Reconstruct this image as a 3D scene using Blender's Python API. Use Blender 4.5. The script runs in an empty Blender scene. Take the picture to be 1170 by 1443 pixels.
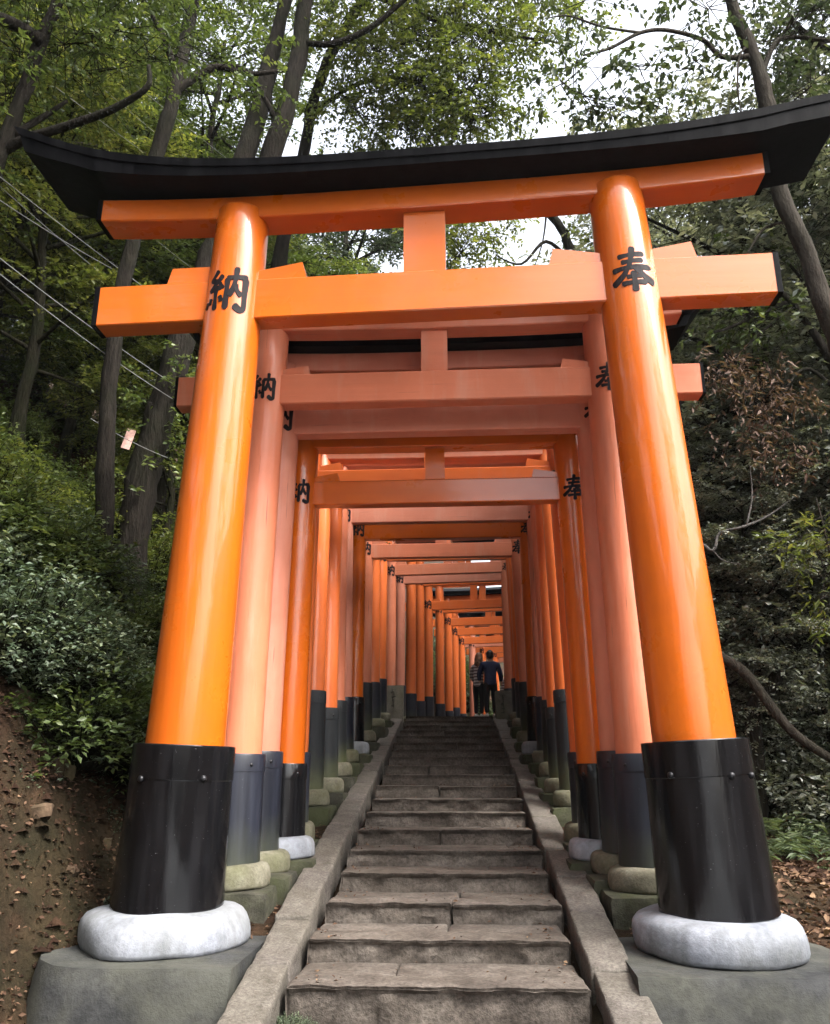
import bpy, bmesh, math, random
import numpy as np
from mathutils import Vector, Matrix, noise as mnoise

random.seed(7)
S = bpy.context.scene
COL = S.collection
R = math.radians

# ------------------------------------------------------------------ camera, sky, sun, exposure
PITCH, YAW, CAMZ = R(16.7), R(2.6), 1.583
cd = bpy.data.cameras.new('camera'); cam = bpy.data.objects.new('camera', cd); COL.objects.link(cam)
cam.location = (0, 0, CAMZ); cam.rotation_euler = (R(90) + PITCH, 0, YAW)
cd.sensor_fit = 'HORIZONTAL'; cd.sensor_width = 36; cd.lens = 36; cd.clip_start = 0.05; cd.clip_end = 600
S.camera = cam
SUN_EL, SUN_AZ = R(50), R(126)          # azimuth clockwise from +Y
w = bpy.data.worlds.new('World'); S.world = w; w.use_nodes = True
nt = w.node_tree; bg = nt.nodes['Background']
sky = nt.nodes.new('ShaderNodeTexSky'); sky.sky_type = 'NISHITA'; sky.sun_disc = False
sky.sun_elevation = SUN_EL; sky.sun_rotation = SUN_AZ
sky.air_density = 1.0; sky.dust_density = 6.0; sky.ozone_density = 1.0
hs = nt.nodes.new('ShaderNodeHueSaturation'); hs.inputs['Saturation'].default_value = 0.30
nt.links.new(sky.outputs[0], hs.inputs['Color']); nt.links.new(hs.outputs[0], bg.inputs['Color'])
bg.inputs['Strength'].default_value = 0.15
sd = bpy.data.lights.new('sun', 'SUN'); sd.energy = 0.9; sd.angle = R(24); sd.color = (1.0, 0.95, 0.87)
sun = bpy.data.objects.new('sun', sd); COL.objects.link(sun)
sv = Vector((math.sin(SUN_AZ) * math.cos(SUN_EL), math.cos(SUN_AZ) * math.cos(SUN_EL), math.sin(SUN_EL)))
sun.rotation_euler = sv.to_track_quat('Z', 'Y').to_euler()
S.view_settings.view_transform = 'Standard'; S.view_settings.look = 'None'
S.view_settings.gamma = 1.0; S.view_settings.use_curve_mapping = False
S.view_settings.exposure = 2.35
S.cycles.max_bounces = 12; S.cycles.diffuse_bounces = 9; S.cycles.glossy_bounces = 5; S.cycles.transparent_max_bounces = 4
S.cycles.sample_clamp_indirect = 6.0

FW = np.array([-math.sin(YAW) * math.cos(PITCH), math.cos(YAW) * math.cos(PITCH), math.sin(PITCH)])
RT = np.array([math.cos(YAW), math.sin(YAW), 0.0]); UP = np.cross(RT, FW)
CP = np.array([0, 0, CAMZ])
def at(x, y, d):
    """the point of the plane Y = d that the photograph shows at pixel x, y"""
    r = FW * 1170.0 + RT * (x - 585) - UP * (y - 721.5)
    return CP + r * (d / r[1])

# ------------------------------------------------------------------ materials
def M(name, nodes=True):
    m = bpy.data.materials.new(name); m.use_nodes = True
    return m, m.node_tree, m.node_tree.nodes['Principled BSDF']
def N(nt, t, **k):
    n = nt.nodes.new(t)
    for a, b in k.items():
        if a in n.inputs.keys(): n.inputs[a].default_value = b
        else: setattr(n, a, b)
    return n
def L(nt, a, b): nt.links.new(a, b)
def coords(nt, scale=(1, 1, 1), obj=True):
    tc = N(nt, 'ShaderNodeTexCoord'); mp = N(nt, 'ShaderNodeMapping')
    mp.inputs['Scale'].default_value = scale
    oi = N(nt, 'ShaderNodeObjectInfo'); mul = N(nt, 'ShaderNodeMath', operation='MULTIPLY'); mul.inputs[1].default_value = 37.0
    L(nt, oi.outputs['Random'], mul.inputs[0])
    L(nt, tc.outputs['Object' if obj else 'Generated'], mp.inputs['Vector']); L(nt, mul.outputs[0], mp.inputs['Location'])
    return mp.outputs[0]
def tex(nt, vec, scale, detail=4, rough=0.6):
    n = N(nt, 'ShaderNodeTexNoise'); n.inputs['Scale'].default_value = scale; n.inputs['Detail'].default_value = detail
    n.inputs['Roughness'].default_value = rough; L(nt, vec, n.inputs['Vector']); return n.outputs['Fac']
def ramp(nt, fac, stops):
    n = N(nt, 'ShaderNodeValToRGB'); cr = n.color_ramp
    while len(cr.elements) < len(stops): cr.elements.new(0.5)
    for e, (p, c) in zip(cr.elements, stops):
        e.position = p; e.color = (*c, 1) if len(c) == 3 else c
    L(nt, fac, n.inputs[0]); return n.outputs[0]
def mix(nt, fac, a, b, mode='MIX'):
    n = N(nt, 'ShaderNodeMix', data_type='RGBA', blend_type=mode)
    for s, v in ((n.inputs[0], fac), (n.inputs[6], a), (n.inputs[7], b)):
        if hasattr(v, 'is_linked'): L(nt, v, s)
        else: s.default_value = v if not isinstance(v, tuple) else ((*v, 1) if len(v) == 3 else v)
    return n.outputs[2]
def bump(nt, h, strength, dist=0.01):
    n = N(nt, 'ShaderNodeBump'); n.inputs['Strength'].default_value = strength; n.inputs['Distance'].default_value = dist
    L(nt, h, n.inputs['Height']); return n.outputs[0]
g3 = lambda v: (v, v, v)

BEAM = {}
def paint(name, col, col2, rough, coat, crack=0.0, streak=0.3, fade=0.0, beam=False):
    m, nt, b = M(name + ('_beam' if beam else ''))
    if beam: v = coords(nt, (0.5, 9, 9)); v2 = coords(nt, (1, 1, 1)); v3 = coords(nt, (1.3, 55, 55)); streak *= 0.6; crack *= 0.5
    else:
        v = coords(nt, (9, 9, 0.7)); v2 = coords(nt, (1, 1, 1)); v3 = coords(nt, (32, 32, 1.0)); BEAM[m.name] = paint(name, col, col2, rough, coat, crack, streak, fade, True)
    n1 = tex(nt, v, 1.0, 5); n2 = tex(nt, v2, 2.2, 4); n3 = tex(nt, v3, 1.0, 3)
    c = mix(nt, ramp(nt, n2, [(0.32, g3(0)), (0.7, g3(1))]), col, col2)
    c = mix(nt, ramp(nt, n1, [(0.35, g3(0)), (0.75, g3(0.55))]), c, tuple(x * 0.78 for x in col))
    if crack:
        cr = ramp(nt, n3, [(0.27, g3(crack)), (0.325, g3(0))])
        c = mix(nt, cr, c, (0.10, 0.035, 0.02))
        pale = ramp(nt, tex(nt, coords(nt, (3, 3, 0.5)), 2.0, 6), [(0.52, g3(0)), (0.75, g3(fade))])
        c = mix(nt, pale, c, (0.60, 0.31, 0.22))
    L(nt, c, b.inputs['Base Color'])
    rr = ramp(nt, n2, [(0.3, g3(max(0.05, rough - 0.06))), (0.7, g3(rough + 0.08))]); L(nt, rr, b.inputs['Roughness'])
    b.inputs['Coat Weight'].default_value = coat; b.inputs['Coat Roughness'].default_value = 0.02; b.inputs['Specular IOR Level'].default_value = 0.35
    bm_ = bump(nt, n1, streak, 0.02); L(nt, bm_, b.inputs['Normal'])
    # the coat keeps the long waves of hand brushed lacquer
    L(nt, bump(nt, n1, streak * 0.8, 0.03), b.inputs['Coat Normal'])
    return m
ORANGE = paint('glossy_vermilion', (0.55, 0.112, 0.006), (0.49, 0.092, 0.005), 0.3, 0.6, 0.35, 0.2)
ORANGE2 = paint('satin_vermilion', (0.76, 0.175, 0.042), (0.68, 0.145, 0.034), 0.34, 0.6, 0.35, 0.25, 0.15)
SALMON = paint('faded_vermilion', (0.66, 0.205, 0.105), (0.56, 0.165, 0.08), 0.5, 0.22, 0.8, 0.3, 0.45)
SALMON2 = paint('sun_bleached_vermilion', (0.63, 0.235, 0.15), (0.54, 0.18, 0.105), 0.55, 0.12, 0.9, 0.35, 0.6)

def black(name, col, rough, moss, speck, spec=0.5):
    m, nt, b = M(name)
    v = coords(nt, (7, 7, 0.6)); v2 = coords(nt); n1 = tex(nt, v, 1.2, 5); n2 = tex(nt, v2, 3.0, 5)
    c = mix(nt, ramp(nt, n1, [(0.4, g3(0)), (0.75, g3(1))]), col, tuple(x * 2.4 + 0.004 for x in col))
    if speck:
        c = mix(nt, ramp(nt, tex(nt, v2, 45, 3, 0.8), [(0.70, g3(0)), (0.74, g3(speck))]), c, (0.45, 0.45, 0.46))
    if moss:
        tc = N(nt, 'ShaderNodeTexCoord'); sx = N(nt, 'ShaderNodeSeparateXYZ'); L(nt, tc.outputs['Generated'], sx.inputs[0])
        ad = N(nt, 'ShaderNodeMath', operation='ADD'); L(nt, sx.outputs['Z'], ad.inputs[0])
        m2 = N(nt, 'ShaderNodeMath', operation='MULTIPLY'); L(nt, n2, m2.inputs[0]); m2.inputs[1].default_value = 0.55
        L(nt, m2.outputs[0], ad.inputs[1])
        f = ramp(nt, ad.outputs[0], [(0.25, g3(moss)), (0.66, g3(0))])
        c = mix(nt, f, c, (0.11, 0.12, 0.05))
    L(nt, c, b.inputs['Base Color'])
    L(nt, ramp(nt, n1, [(0.3, g3(max(0.06, rough - 0.08))), (0.75, g3(rough + 0.15))]), b.inputs['Roughness'])
    b.inputs['Specular IOR Level'].default_value = spec
    L(nt, bump(nt, n1, 0.2, 0.02), b.inputs['Normal'])
    return m
BLACK = black('black_lacquer', (0.003, 0.003, 0.0036), 0.12, 0, 0.5, 0.4)
BLACKB = black('black_roof_paint', (0.0015, 0.0015, 0.002), 0.4, 0, 0, 0.04)
BLACKW = black('weathered_black', (0.0085, 0.010, 0.016), 0.42, 0.22, 0.3, 0.4)
BLACKM = black('mossy_black', (0.010, 0.0115, 0.013), 0.6, 0.55, 0.0, 0.3)
INK = black('ink_paint', (0.006, 0.004, 0.005), 0.6, 0, 0, 0.15)

def stone(name, cols, rough=0.85, scale=6.0, bumpS=0.6, moss=0.0, mosscol=(0.075, 0.085, 0.028), grain=0.5, spot=0.0, crack=0.0, streaks=0.0):
    m, nt, b = M(name)
    v = coords(nt); n1 = tex(nt, v, scale, 8, 0.65); n2 = tex(nt, v, scale * 9, 4, 0.7); n3 = tex(nt, v, 1.7, 4)
    st = [(0.28 + 0.44 * i / (len(cols) - 1), c) for i, c in enumerate(cols)]
    c = ramp(nt, n1, st)
    c = mix(nt, grain, c, ramp(nt, n2, [(0.35, g3(0.42)), (0.62, g3(1.25))]), 'MULTIPLY')
    if moss:
        geo = N(nt, 'ShaderNodeNewGeometry'); sx = N(nt, 'ShaderNodeSeparateXYZ'); L(nt, geo.outputs['Normal'], sx.inputs[0])
        mx = mix(nt, ramp(nt, n3, [(0.40, g3(0)), (0.62, g3(moss))]), c, mosscol); c = mx
    if streaks:
        c = mix(nt, ramp(nt, tex(nt, coords(nt, (7, 7, 0.8)), 1.0, 6, 0.65), [(0.46, g3(0)), (0.68, g3(streaks))]), c, (0.07, 0.07, 0.062))
    if crack:
        nc = tex(nt, v, 0.9, 5, 0.55)
        cl = ramp(nt, nc, [(0.494, g3(0)), (0.4985, g3(crack)), (0.5015, g3(crack)), (0.506, g3(0))])
        c = mix(nt, mix(nt, 1.0, cl, ramp(nt, tex(nt, v, 1.3, 2), [(0.54, g3(0)), (0.60, g3(1))]), 'MULTIPLY'), c, (0.02, 0.02, 0.02))
    if spot:
        c = mix(nt, ramp(nt, tex(nt, v, 4.2, 3), [(0.60, g3(0)), (0.66, g3(spot))]), c, tuple(x * 0.5 for x in cols[0]))
    L(nt, c, b.inputs['Base Color']); b.inputs['Roughness'].default_value = rough; b.inputs['Specular IOR Level'].default_value = 0.25
    ad = N(nt, 'ShaderNodeMath', operation='MULTIPLY_ADD'); L(nt, n2, ad.inputs[0]); ad.inputs[1].default_value = 0.45; L(nt, n1, ad.inputs[2])
    L(nt, bump(nt, ad.outputs[0], bumpS, 0.03), b.inputs['Normal'])
    return m
GRANITE = stone('worn_granite', [(0.05, 0.04, 0.033), (0.105, 0.088, 0.074), (0.17, 0.147, 0.127)], 0.85, 3.2, 0.8, 0.25, (0.062, 0.05, 0.036), 0.75)
KERB = stone('kerb_granite', [(0.07, 0.06, 0.052), (0.112, 0.098, 0.086), (0.162, 0.144, 0.127)], 0.85, 5, 0.7, 0.15, (0.12, 0.115, 0.07), 0.75)
WHITE = stone('whitewashed_stone', [(0.15, 0.16, 0.185), (0.25, 0.265, 0.30), (0.35, 0.365, 0.405)], 0.7, 2.2, 0.35, 0.55, (0.13, 0.135, 0.125), 0.3, streaks=0.4)
MOSSY = stone('mossy_stone', [(0.07, 0.065, 0.045), (0.135, 0.125, 0.09), (0.21, 0.20, 0.155)], 0.9, 4, 0.5, 0.55, (0.085, 0.09, 0.04), 0.4)
CONCRETE = stone('damp_concrete', [(0.016, 0.017, 0.0175), (0.031, 0.032, 0.0325), (0.056, 0.057, 0.057)], 0.85, 3, 0.5, 0.4, (0.10, 0.10, 0.075), 0.4, 0.3)
DARKSTONE = stone('dark_footing_stone', [(0.02, 0.019, 0.014), (0.04, 0.038, 0.028), (0.085, 0.08, 0.062)], 0.9, 5, 0.6, 0.6, (0.05, 0.06, 0.02), 0.5)
POSTST = stone('post_stone', [(0.085, 0.08, 0.065), (0.13, 0.12, 0.10), (0.18, 0.165, 0.135)], 0.9, 6, 0.4, 0.4, (0.09, 0.09, 0.04), 0.4)
ROCK = stone('bank_rock', [(0.035, 0.021, 0.013), (0.07, 0.043, 0.027), (0.12, 0.078, 0.05)], 0.9, 5, 0.6, 0.3, (0.07, 0.08, 0.03), 0.4)
REFL_PAVE = stone('reflector_stone', [(0.26, 0.27, 0.28), (0.36, 0.37, 0.38), (0.46, 0.47, 0.48)], 0.8, 3, 0.3)
CARVED = stone('carved_groove', [(0.035, 0.034, 0.026), (0.05, 0.048, 0.038)], 0.95, 6, 0.2)

def soil():
    m, nt, b = M('forest_soil')
    v = coords(nt); n1 = tex(nt, v, 2.6, 8, 0.68); n2 = tex(nt, v, 16, 6, 0.75); n3 = tex(nt, v, 0.5, 4)
    c = ramp(nt, n1, [(0.3, (0.016, 0.009, 0.006)), (0.5, (0.036, 0.019, 0.012)), (0.66, (0.075, 0.040, 0.024)), (0.8, (0.125, 0.075, 0.044))])
    c = mix(nt, ramp(nt, n3, [(0.45, g3(0)), (0.65, g3(0.6))]), c, (0.025, 0.027, 0.013))
    c = mix(nt, 0.7, c, ramp(nt, n2, [(0.3, g3(0.35)), (0.65, g3(1.2))]), 'MULTIPLY')
    L(nt, c, b.inputs['Base Color']); b.inputs['Roughness'].default_value = 0.95; b.inputs['Specular IOR Level'].default_value = 0.1
    L(nt, bump(nt, n2, 0.9, 0.05), b.inputs['Normal']); return m
SOIL = soil()

def leafmat(name, a, b_, c_, trans=0.35, rough=0.45, spec=0.35):
    m, nt, p = M(name)
    at_ = N(nt, 'ShaderNodeAttribute', attribute_name='tint')
    oi = N(nt, 'ShaderNodeObjectInfo')
    ad = N(nt, 'ShaderNodeMath', operation='MULTIPLY_ADD'); L(nt, oi.outputs['Random'], ad.inputs[0]); ad.inputs[1].default_value = 0.3
    L(nt, at_.outputs['Fac'], ad.inputs[2])
    sb = N(nt, 'ShaderNodeMath', operation='SUBTRACT'); L(nt, ad.outputs[0], sb.inputs[0]); sb.inputs[1].default_value = 0.15
    c = ramp(nt, sb.outputs[0], [(0.05, a), (0.55, b_), (0.95, c_)])
    L(nt, c, p.inputs['Base Color']); p.inputs['Roughness'].default_value = rough; p.inputs['Specular IOR Level'].default_value = spec
    tr = N(nt, 'ShaderNodeBsdfTranslucent'); L(nt, mix(nt, 1.0, c, (1.4, 1.38, 0.75), 'MULTIPLY'), tr.inputs['Color'])
    mx = N(nt, 'ShaderNodeMixShader'); mx.inputs[0].default_value = trans
    L(nt, p.outputs[0], mx.inputs[1]); L(nt, tr.outputs[0], mx.inputs[2])
    out = nt.nodes['Material Output']; L(nt, mx.outputs[0], out.inputs['Surface'])
    return m
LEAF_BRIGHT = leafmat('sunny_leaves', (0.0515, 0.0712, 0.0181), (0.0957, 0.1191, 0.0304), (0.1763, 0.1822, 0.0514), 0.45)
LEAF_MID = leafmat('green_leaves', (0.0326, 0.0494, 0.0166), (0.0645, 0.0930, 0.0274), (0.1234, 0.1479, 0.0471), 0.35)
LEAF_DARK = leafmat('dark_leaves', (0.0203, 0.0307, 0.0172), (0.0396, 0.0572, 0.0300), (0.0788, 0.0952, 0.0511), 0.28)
LEAF_GREY = leafmat('greyish_leaves', (0.0719, 0.0851, 0.0674), (0.1424, 0.1593, 0.1236), (0.2613, 0.2684, 0.2200), 0.3, 0.34, 0.75)
LEAF_SHRUB = leafmat('shrub_leaves', (0.0360, 0.0545, 0.0331), (0.0759, 0.1071, 0.0641), (0.1620, 0.1903, 0.1237), 0.25, 0.4)
LEAF_FERN = leafmat('fern_leaves', (0.0533, 0.0780, 0.0413), (0.0967, 0.1293, 0.0657), (0.1639, 0.1963, 0.1097), 0.35, 0.45)
LEAF_DEAD = leafmat('dead_leaves', (0.075, 0.045, 0.033), (0.14, 0.092, 0.07), (0.23, 0.165, 0.13), 0.2, 0.7, 0.2)
LITTER = leafmat('leaf_litter', (0.06, 0.032, 0.020), (0.12, 0.070, 0.042), (0.26, 0.17, 0.10), 0.05, 0.8, 0.2)

def bark(name, a, b_, moss):
    m, nt, p = M(name)
    v = coords(nt, (5, 5, 1)); v2 = coords(nt); n1 = tex(nt, v, 4, 7, 0.65); n2 = tex(nt, v2, 1.5, 4)
    c = ramp(nt, n1, [(0.3, a), (0.7, b_)])
    c = mix(nt, ramp(nt, n2, [(0.42, g3(0)), (0.62, g3(moss))]), c, (0.012, 0.016, 0.006))
    L(nt, c, p.inputs['Base Color']); p.inputs['Roughness'].default_value = 0.95; p.inputs['Specular IOR Level'].default_value = 0.08
    L(nt, bump(nt, n1, 1.0, 0.08), p.inputs['Normal']); return m
BARK_DARK = bark('dark_bark', (0.006, 0.005, 0.004), (0.024, 0.020, 0.016), 0.3)
BARK_MOSS = bark('mossy_bark', (0.008, 0.007, 0.0045), (0.03, 0.027, 0.017), 0.6)
BARK_GREY = bark('grey_bark', (0.02, 0.016, 0.013), (0.06, 0.052, 0.042), 0.25)
BARK_PALE = bark('pale_twig_bark', (0.07, 0.065, 0.06), (0.16, 0.15, 0.14), 0.0)

def plain(name, col, rough=0.7, metal=0.0, nscale=30, amp=0.25):
    m, nt, b = M(name); n = tex(nt, coords(nt), nscale, 4)
    L(nt, mix(nt, ramp(nt, n, [(0.3, g3(0)), (0.7, g3(1))]), tuple(c * (1 - amp) for c in col), tuple(min(1, c * (1 + amp)) for c in col)), b.inputs['Base Color'])
    b.inputs['Roughness'].default_value = rough; b.inputs['Metallic'].default_value = metal; return m
CABLE = plain('pale_cable', (0.15, 0.155, 0.15), 0.45)
IRON = plain('bolt_iron', (0.02, 0.02, 0.022), 0.35, 0.6)
TAGM = plain('pink_tag', (0.55, 0.33, 0.28), 0.6)
SKIN = plain('skin', (0.45, 0.27, 0.19), 0.55)
HAIRB = plain('brown_blonde_hair', (0.20, 0.10, 0.055), 0.45, 0, 18, 0.8)
HAIRD = plain('dark_hair', (0.012, 0.010, 0.010), 0.4)
NAVY = plain('navy_cloth', (0.014, 0.022, 0.065), 0.9)
TROUS = plain('black_cloth', (0.008, 0.008, 0.011), 0.9)
SHOEW = plain('white_shoe', (0.6, 0.58, 0.55), 0.6)
def striped():
    m, nt, b = M('striped_knit'); wv = N(nt, 'ShaderNodeTexWave', wave_type='BANDS', bands_direction='Z')
    wv.inputs['Scale'].default_value = 4.2; wv.inputs['Distortion'].default_value = 0.6
    L(nt, N(nt, 'ShaderNodeTexCoord').outputs['Object'], wv.inputs['Vector'])
    L(nt, ramp(nt, wv.outputs['Fac'], [(0.35, (0.13, 0.10, 0.105)), (0.65, (0.5, 0.46, 0.46))]), b.inputs['Base Color'])
    b.inputs['Roughness'].default_value = 0.9; return m
STRIPE = striped()

# ------------------------------------------------------------------ object helpers
def tag(o, label=None, cat=None, group=None, kind=None):
    if label: o['label'] = label
    if cat: o['category'] = cat
    if group: o['group'] = group
    if kind: o['kind'] = kind
    return o
def empty(name, loc=(0, 0, 0), rz=0.0):
    o = bpy.data.objects.new(name, None); COL.objects.link(o); o.location = loc; o.rotation_euler.z = rz
    o.empty_display_size = 0.2; return o
def link(name, me, mat, parent=None):
    o = bpy.data.objects.new(name, me); COL.objects.link(o)
    if mat is not None and not me.materials: me.materials.append(mat)
    if parent is not None: o.parent = parent
    return o
class MB:
    def __init__(s): s.v = []; s.f = []
    def add(s, v, f):
        n = len(s.v); s.v += [tuple(p) for p in v]; s.f += [tuple(i + n for i in q) for q in f]; return s
    def build(s, name, mat, parent=None, smooth=False, angle=None):
        me = bpy.data.meshes.new(name); me.from_pydata(s.v, [], s.f); me.validate()
        if smooth:
            me.polygons.foreach_set('use_smooth', [True] * len(me.polygons))
            if angle: me.set_sharp_from_angle(angle=R(angle))
        me.update(); return link(name, me, mat, parent)

def ring_tube(pts, radii, segs=24, cap=True, twist=None):
    """tube through pts (leaning, bending); returns verts, faces"""
    pts = [Vector(p) for p in pts]; v = []; f = []
    a = None
    for i, p in enumerate(pts):
        d = (pts[min(i + 1, len(pts) - 1)] - pts[max(i - 1, 0)]).normalized()
        if a is None:
            a = Vector((1, 0, 0)) if abs(d.x) < 0.9 else Vector((0, 1, 0))
        a = (a - d * a.dot(d)).normalized(); b = d.cross(a)
        for k in range(segs):
            t = 2 * math.pi * k / segs
            v.append(p + (a * math.cos(t) + b * math.sin(t)) * radii[i])
    for i in range(len(pts) - 1):
        for k in range(segs):
            f.append((i * segs + k, i * segs + (k + 1) % segs, (i + 1) * segs + (k + 1) % segs, (i + 1) * segs + k))
    if cap:
        f.append(tuple(range(segs - 1, -1, -1))); n = (len(pts) - 1) * segs; f.append(tuple(range(n, n + segs)))
    return v, f

def lathe(c, prof, segs=32, nz=0.0, seed=0.0):
    """prof: (r, z) pairs; level rings round c"""
    v = []; f = []
    for r, z in prof:
        for k in range(segs):
            t = 2 * math.pi * k / segs; x, y = r * math.cos(t), r * math.sin(t)
            if nz:
                q = 1 + nz * mnoise.noise((x * 2.2 + seed, y * 2.2 - seed, z * 2.5 + seed)); x *= q; y *= q
                z2 = z + nz * 0.25 * mnoise.noise((x * 3 - seed, y * 3, seed))
            else: z2 = z
            v.append((c[0] + x, c[1] + y, c[2] + z2))
    for i in range(len(prof) - 1):
        for k in range(segs):
            f.append((i * segs + k, i * segs + (k + 1) % segs, (i + 1) * segs + (k + 1) % segs, (i + 1) * segs + k))
    f.append(tuple(range(segs - 1, -1, -1))); n = (len(prof) - 1) * segs; f.append(tuple(range(n, n + segs)))
    return v, f

def sweep_x(section, xs, zoff=lambda x: 0.0, xoff=None, cap=True):
    """closed (y, z) section swept along x; zoff lifts a station, xoff(x, z) shears its ends"""
    v = []; f = []; n = len(section)
    for x in xs:
        for (y, z) in section:
            v.append((x + (xoff(x, z) if xoff else 0.0), y, z + zoff(x)))
    for i in range(len(xs) - 1):
        for k in range(n):
            f.append((i * n + k, (i + 1) * n + k, (i + 1) * n + (k + 1) % n, i * n + (k + 1) % n))
    if cap:
        f.append(tuple(range(n - 1, -1, -1))[::-1]); m = (len(xs) - 1) * n; f.append(tuple(range(m, m + n))[::-1])
    return v, f
def crect(y0, y1, z0, z1, c=0.012):
    return [(y0 + c, z0), (y1 - c, z0), (y1, z0 + c), (y1, z1 - c), (y1 - c, z1), (y0 + c, z1), (y0, z1 - c), (y0, z0 + c)]

def lin(a, b, n): return [a + (b - a) * i / (n - 1) for i in range(n)]

def rough_block(xs, ys, zs, amp, freq, seed, front=0.0):
    """block with its six faces gridded along xs, ys, zs and roughened outwards by noise"""
    nx, ny, nz = len(xs), len(ys), len(zs); idx = {}; v = []
    cx, cy, cz = (xs[0] + xs[-1]) / 2, (ys[0] + ys[-1]) / 2, (zs[0] + zs[-1]) / 2
    def vid(i, j, k):
        if (i, j, k) not in idx:
            p = Vector((xs[i], ys[j], zs[k])); q = p * freq + Vector((seed, seed * 1.7, -seed))
            d = Vector((mnoise.noise(q), mnoise.noise(q + Vector((31, 0, 0))), mnoise.noise(q + Vector((0, 57, 0)))))
            q2 = p * freq * 3.7 + Vector((seed, 3, 9)); d += 0.5 * Vector((mnoise.noise(q2), mnoise.noise(q2 + Vector((11, 0, 0))), mnoise.noise(q2 + Vector((0, 27, 0)))))
            e = sum((i in (0, nx - 1), j in (0, ny - 1), k in (0, nz - 1)))
            b = amp * (0.5 if e == 2 else 0.8 if e == 3 else 0)
            p += Vector((d.x * amp, d.y * amp, d.z * amp * 0.6))
            if front and j == 0:
                q3 = Vector((xs[i] * 7.0, zs[k] * 11.0 + seed, seed)); t = 1 - max(0.0, k - (nz - 3)) * 0.42
                p.y += front * t * (mnoise.noise(q3) + 0.6 * mnoise.noise(q3 * 2.3)) + front * (1.25 * t if k < nz - 2 else 0)
                if k == nz - 1: p.y += 0.022; p.z -= 0.010
                if k == nz - 2: p.y += 0.004
            if e >= 2:
                if i in (0, nx - 1): p.x += b * (1 if i == 0 else -1)
                if j in (0, ny - 1): p.y += b * (1 if j == 0 else -1)
                if k == nz - 1: p.z -= b
            idx[(i, j, k)] = len(v); v.append(p)
        return idx[(i, j, k)]
    f = []
    for i in range(nx - 1):
        for j in range(ny - 1):
            f.append((vid(i, j, nz - 1), vid(i + 1, j, nz - 1), vid(i + 1, j + 1, nz - 1), vid(i, j + 1, nz - 1)))
    for i in range(nx - 1):
        for k in range(nz - 1):
            f.append((vid(i, 0, k), vid(i + 1, 0, k), vid(i + 1, 0, k + 1), vid(i, 0, k + 1)))
            f.append((vid(i + 1, ny - 1, k), vid(i, ny - 1, k), vid(i, ny - 1, k + 1), vid(i + 1, ny - 1, k + 1)))
    for j in range(ny - 1):
        for k in range(nz - 1):
            f.append((vid(0, j + 1, k), vid(0, j, k), vid(0, j, k + 1), vid(0, j + 1, k + 1)))
            f.append((vid(nx - 1, j, k), vid(nx - 1, j + 1, k), vid(nx - 1, j + 1, k + 1), vid(nx - 1, j, k + 1)))
    return v, f

# ------------------------------------------------------------------ terrain
T, RISE, Y0, NST = 0.79, 0.137, 6.2, 19
YTOP = Y0 + T * (NST - 1); ZTOP = RISE * NST
def nosing(y):
    if y < Y0 - 0.4: return 0.0
    if y > YTOP: return ZTOP
    return max(0.0, RISE + (y - Y0) * RISE / T)
def path_cx(y):
    """centre line of the row of gates"""
    if y < 20: return -0.15
    u = y - 20
    return -0.15 + 0.045 * u + 0.0062 * u * u
def sstep(a, b, x):
    t = min(1.0, max(0.0, (x - a) / (b - a))); return t * t * (3 - 2 * t)
def ground_h(x, y):
    cx = path_cx(min(max(y, 0), 48)); u = x - cx
    base = nosing(y)
    h = base - 0.11
    if y <= YTOP + 0.5 and -1.12 < u < 1.12: h = base - 0.42 if y > 6.3 else -0.13
    elif y > YTOP and abs(u) < 1.9: h = ZTOP - 0.02
    if y < 7.2 and abs(u) > 1.25 and abs(u) < 3.4: h -= 0.34 * (1 - sstep(6.3, 7.2, y)) * sstep(1.25, 1.5, abs(u)) * (1 - sstep(2.9, 3.4, abs(u)))
    nz = mnoise.noise((x * 0.45, y * 0.45, 2.0)) * 0.35 + mnoise.noise((x * 1.3, y * 1.3, 5.0)) * 0.14 + mnoise.noise((x * 4.1, y * 4.1, 1.0)) * 0.05
    if u < -2.55:
        k = -u - 2.55
        if 5 < y < 12 and k < 3:
            rg_ = 1 - abs(mnoise.noise((x * 2.1, y * 1.6, 8.0))) * 2; rg2 = 1 - abs(mnoise.noise((x * 5.5, y * 4.5, 3.0))) * 2
            h += (0.16 * rg_ + 0.075 * rg2 + 0.05 * mnoise.noise((x * 11, y * 11, 4.0))) * min(1, k * 1.5)
        b = 1.25 * sstep(0.05, 1.0, k) + 0.95 * max(0, k - 0.5) + (0.06 * max(0, k - 3) if k > 3 else 0)
        b = b if b < 9 else 9 + (b - 9) * 0.5
        h += b * (0.8 + 0.2 * sstep(4, 7, y)) + nz * min(1, k * 1.6)
    elif u > 2.55:
        k = u - 2.55
        h += -0.10 * sstep(0, 1.5, k) + 0.10 * max(0, k - 3) + 0.35 * max(0, k - 12) + nz * min(1, k) * 0.8
        if h > 16: h = 16 + (h - 16) * 0.3
    else:
        h += (mnoise.noise((x * 4.1, y * 4.1, 1.0)) * 0.04 if abs(u) > 1.3 else 0)
    if y > 46: h += (y - 46) * 0.33
    return h
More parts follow.
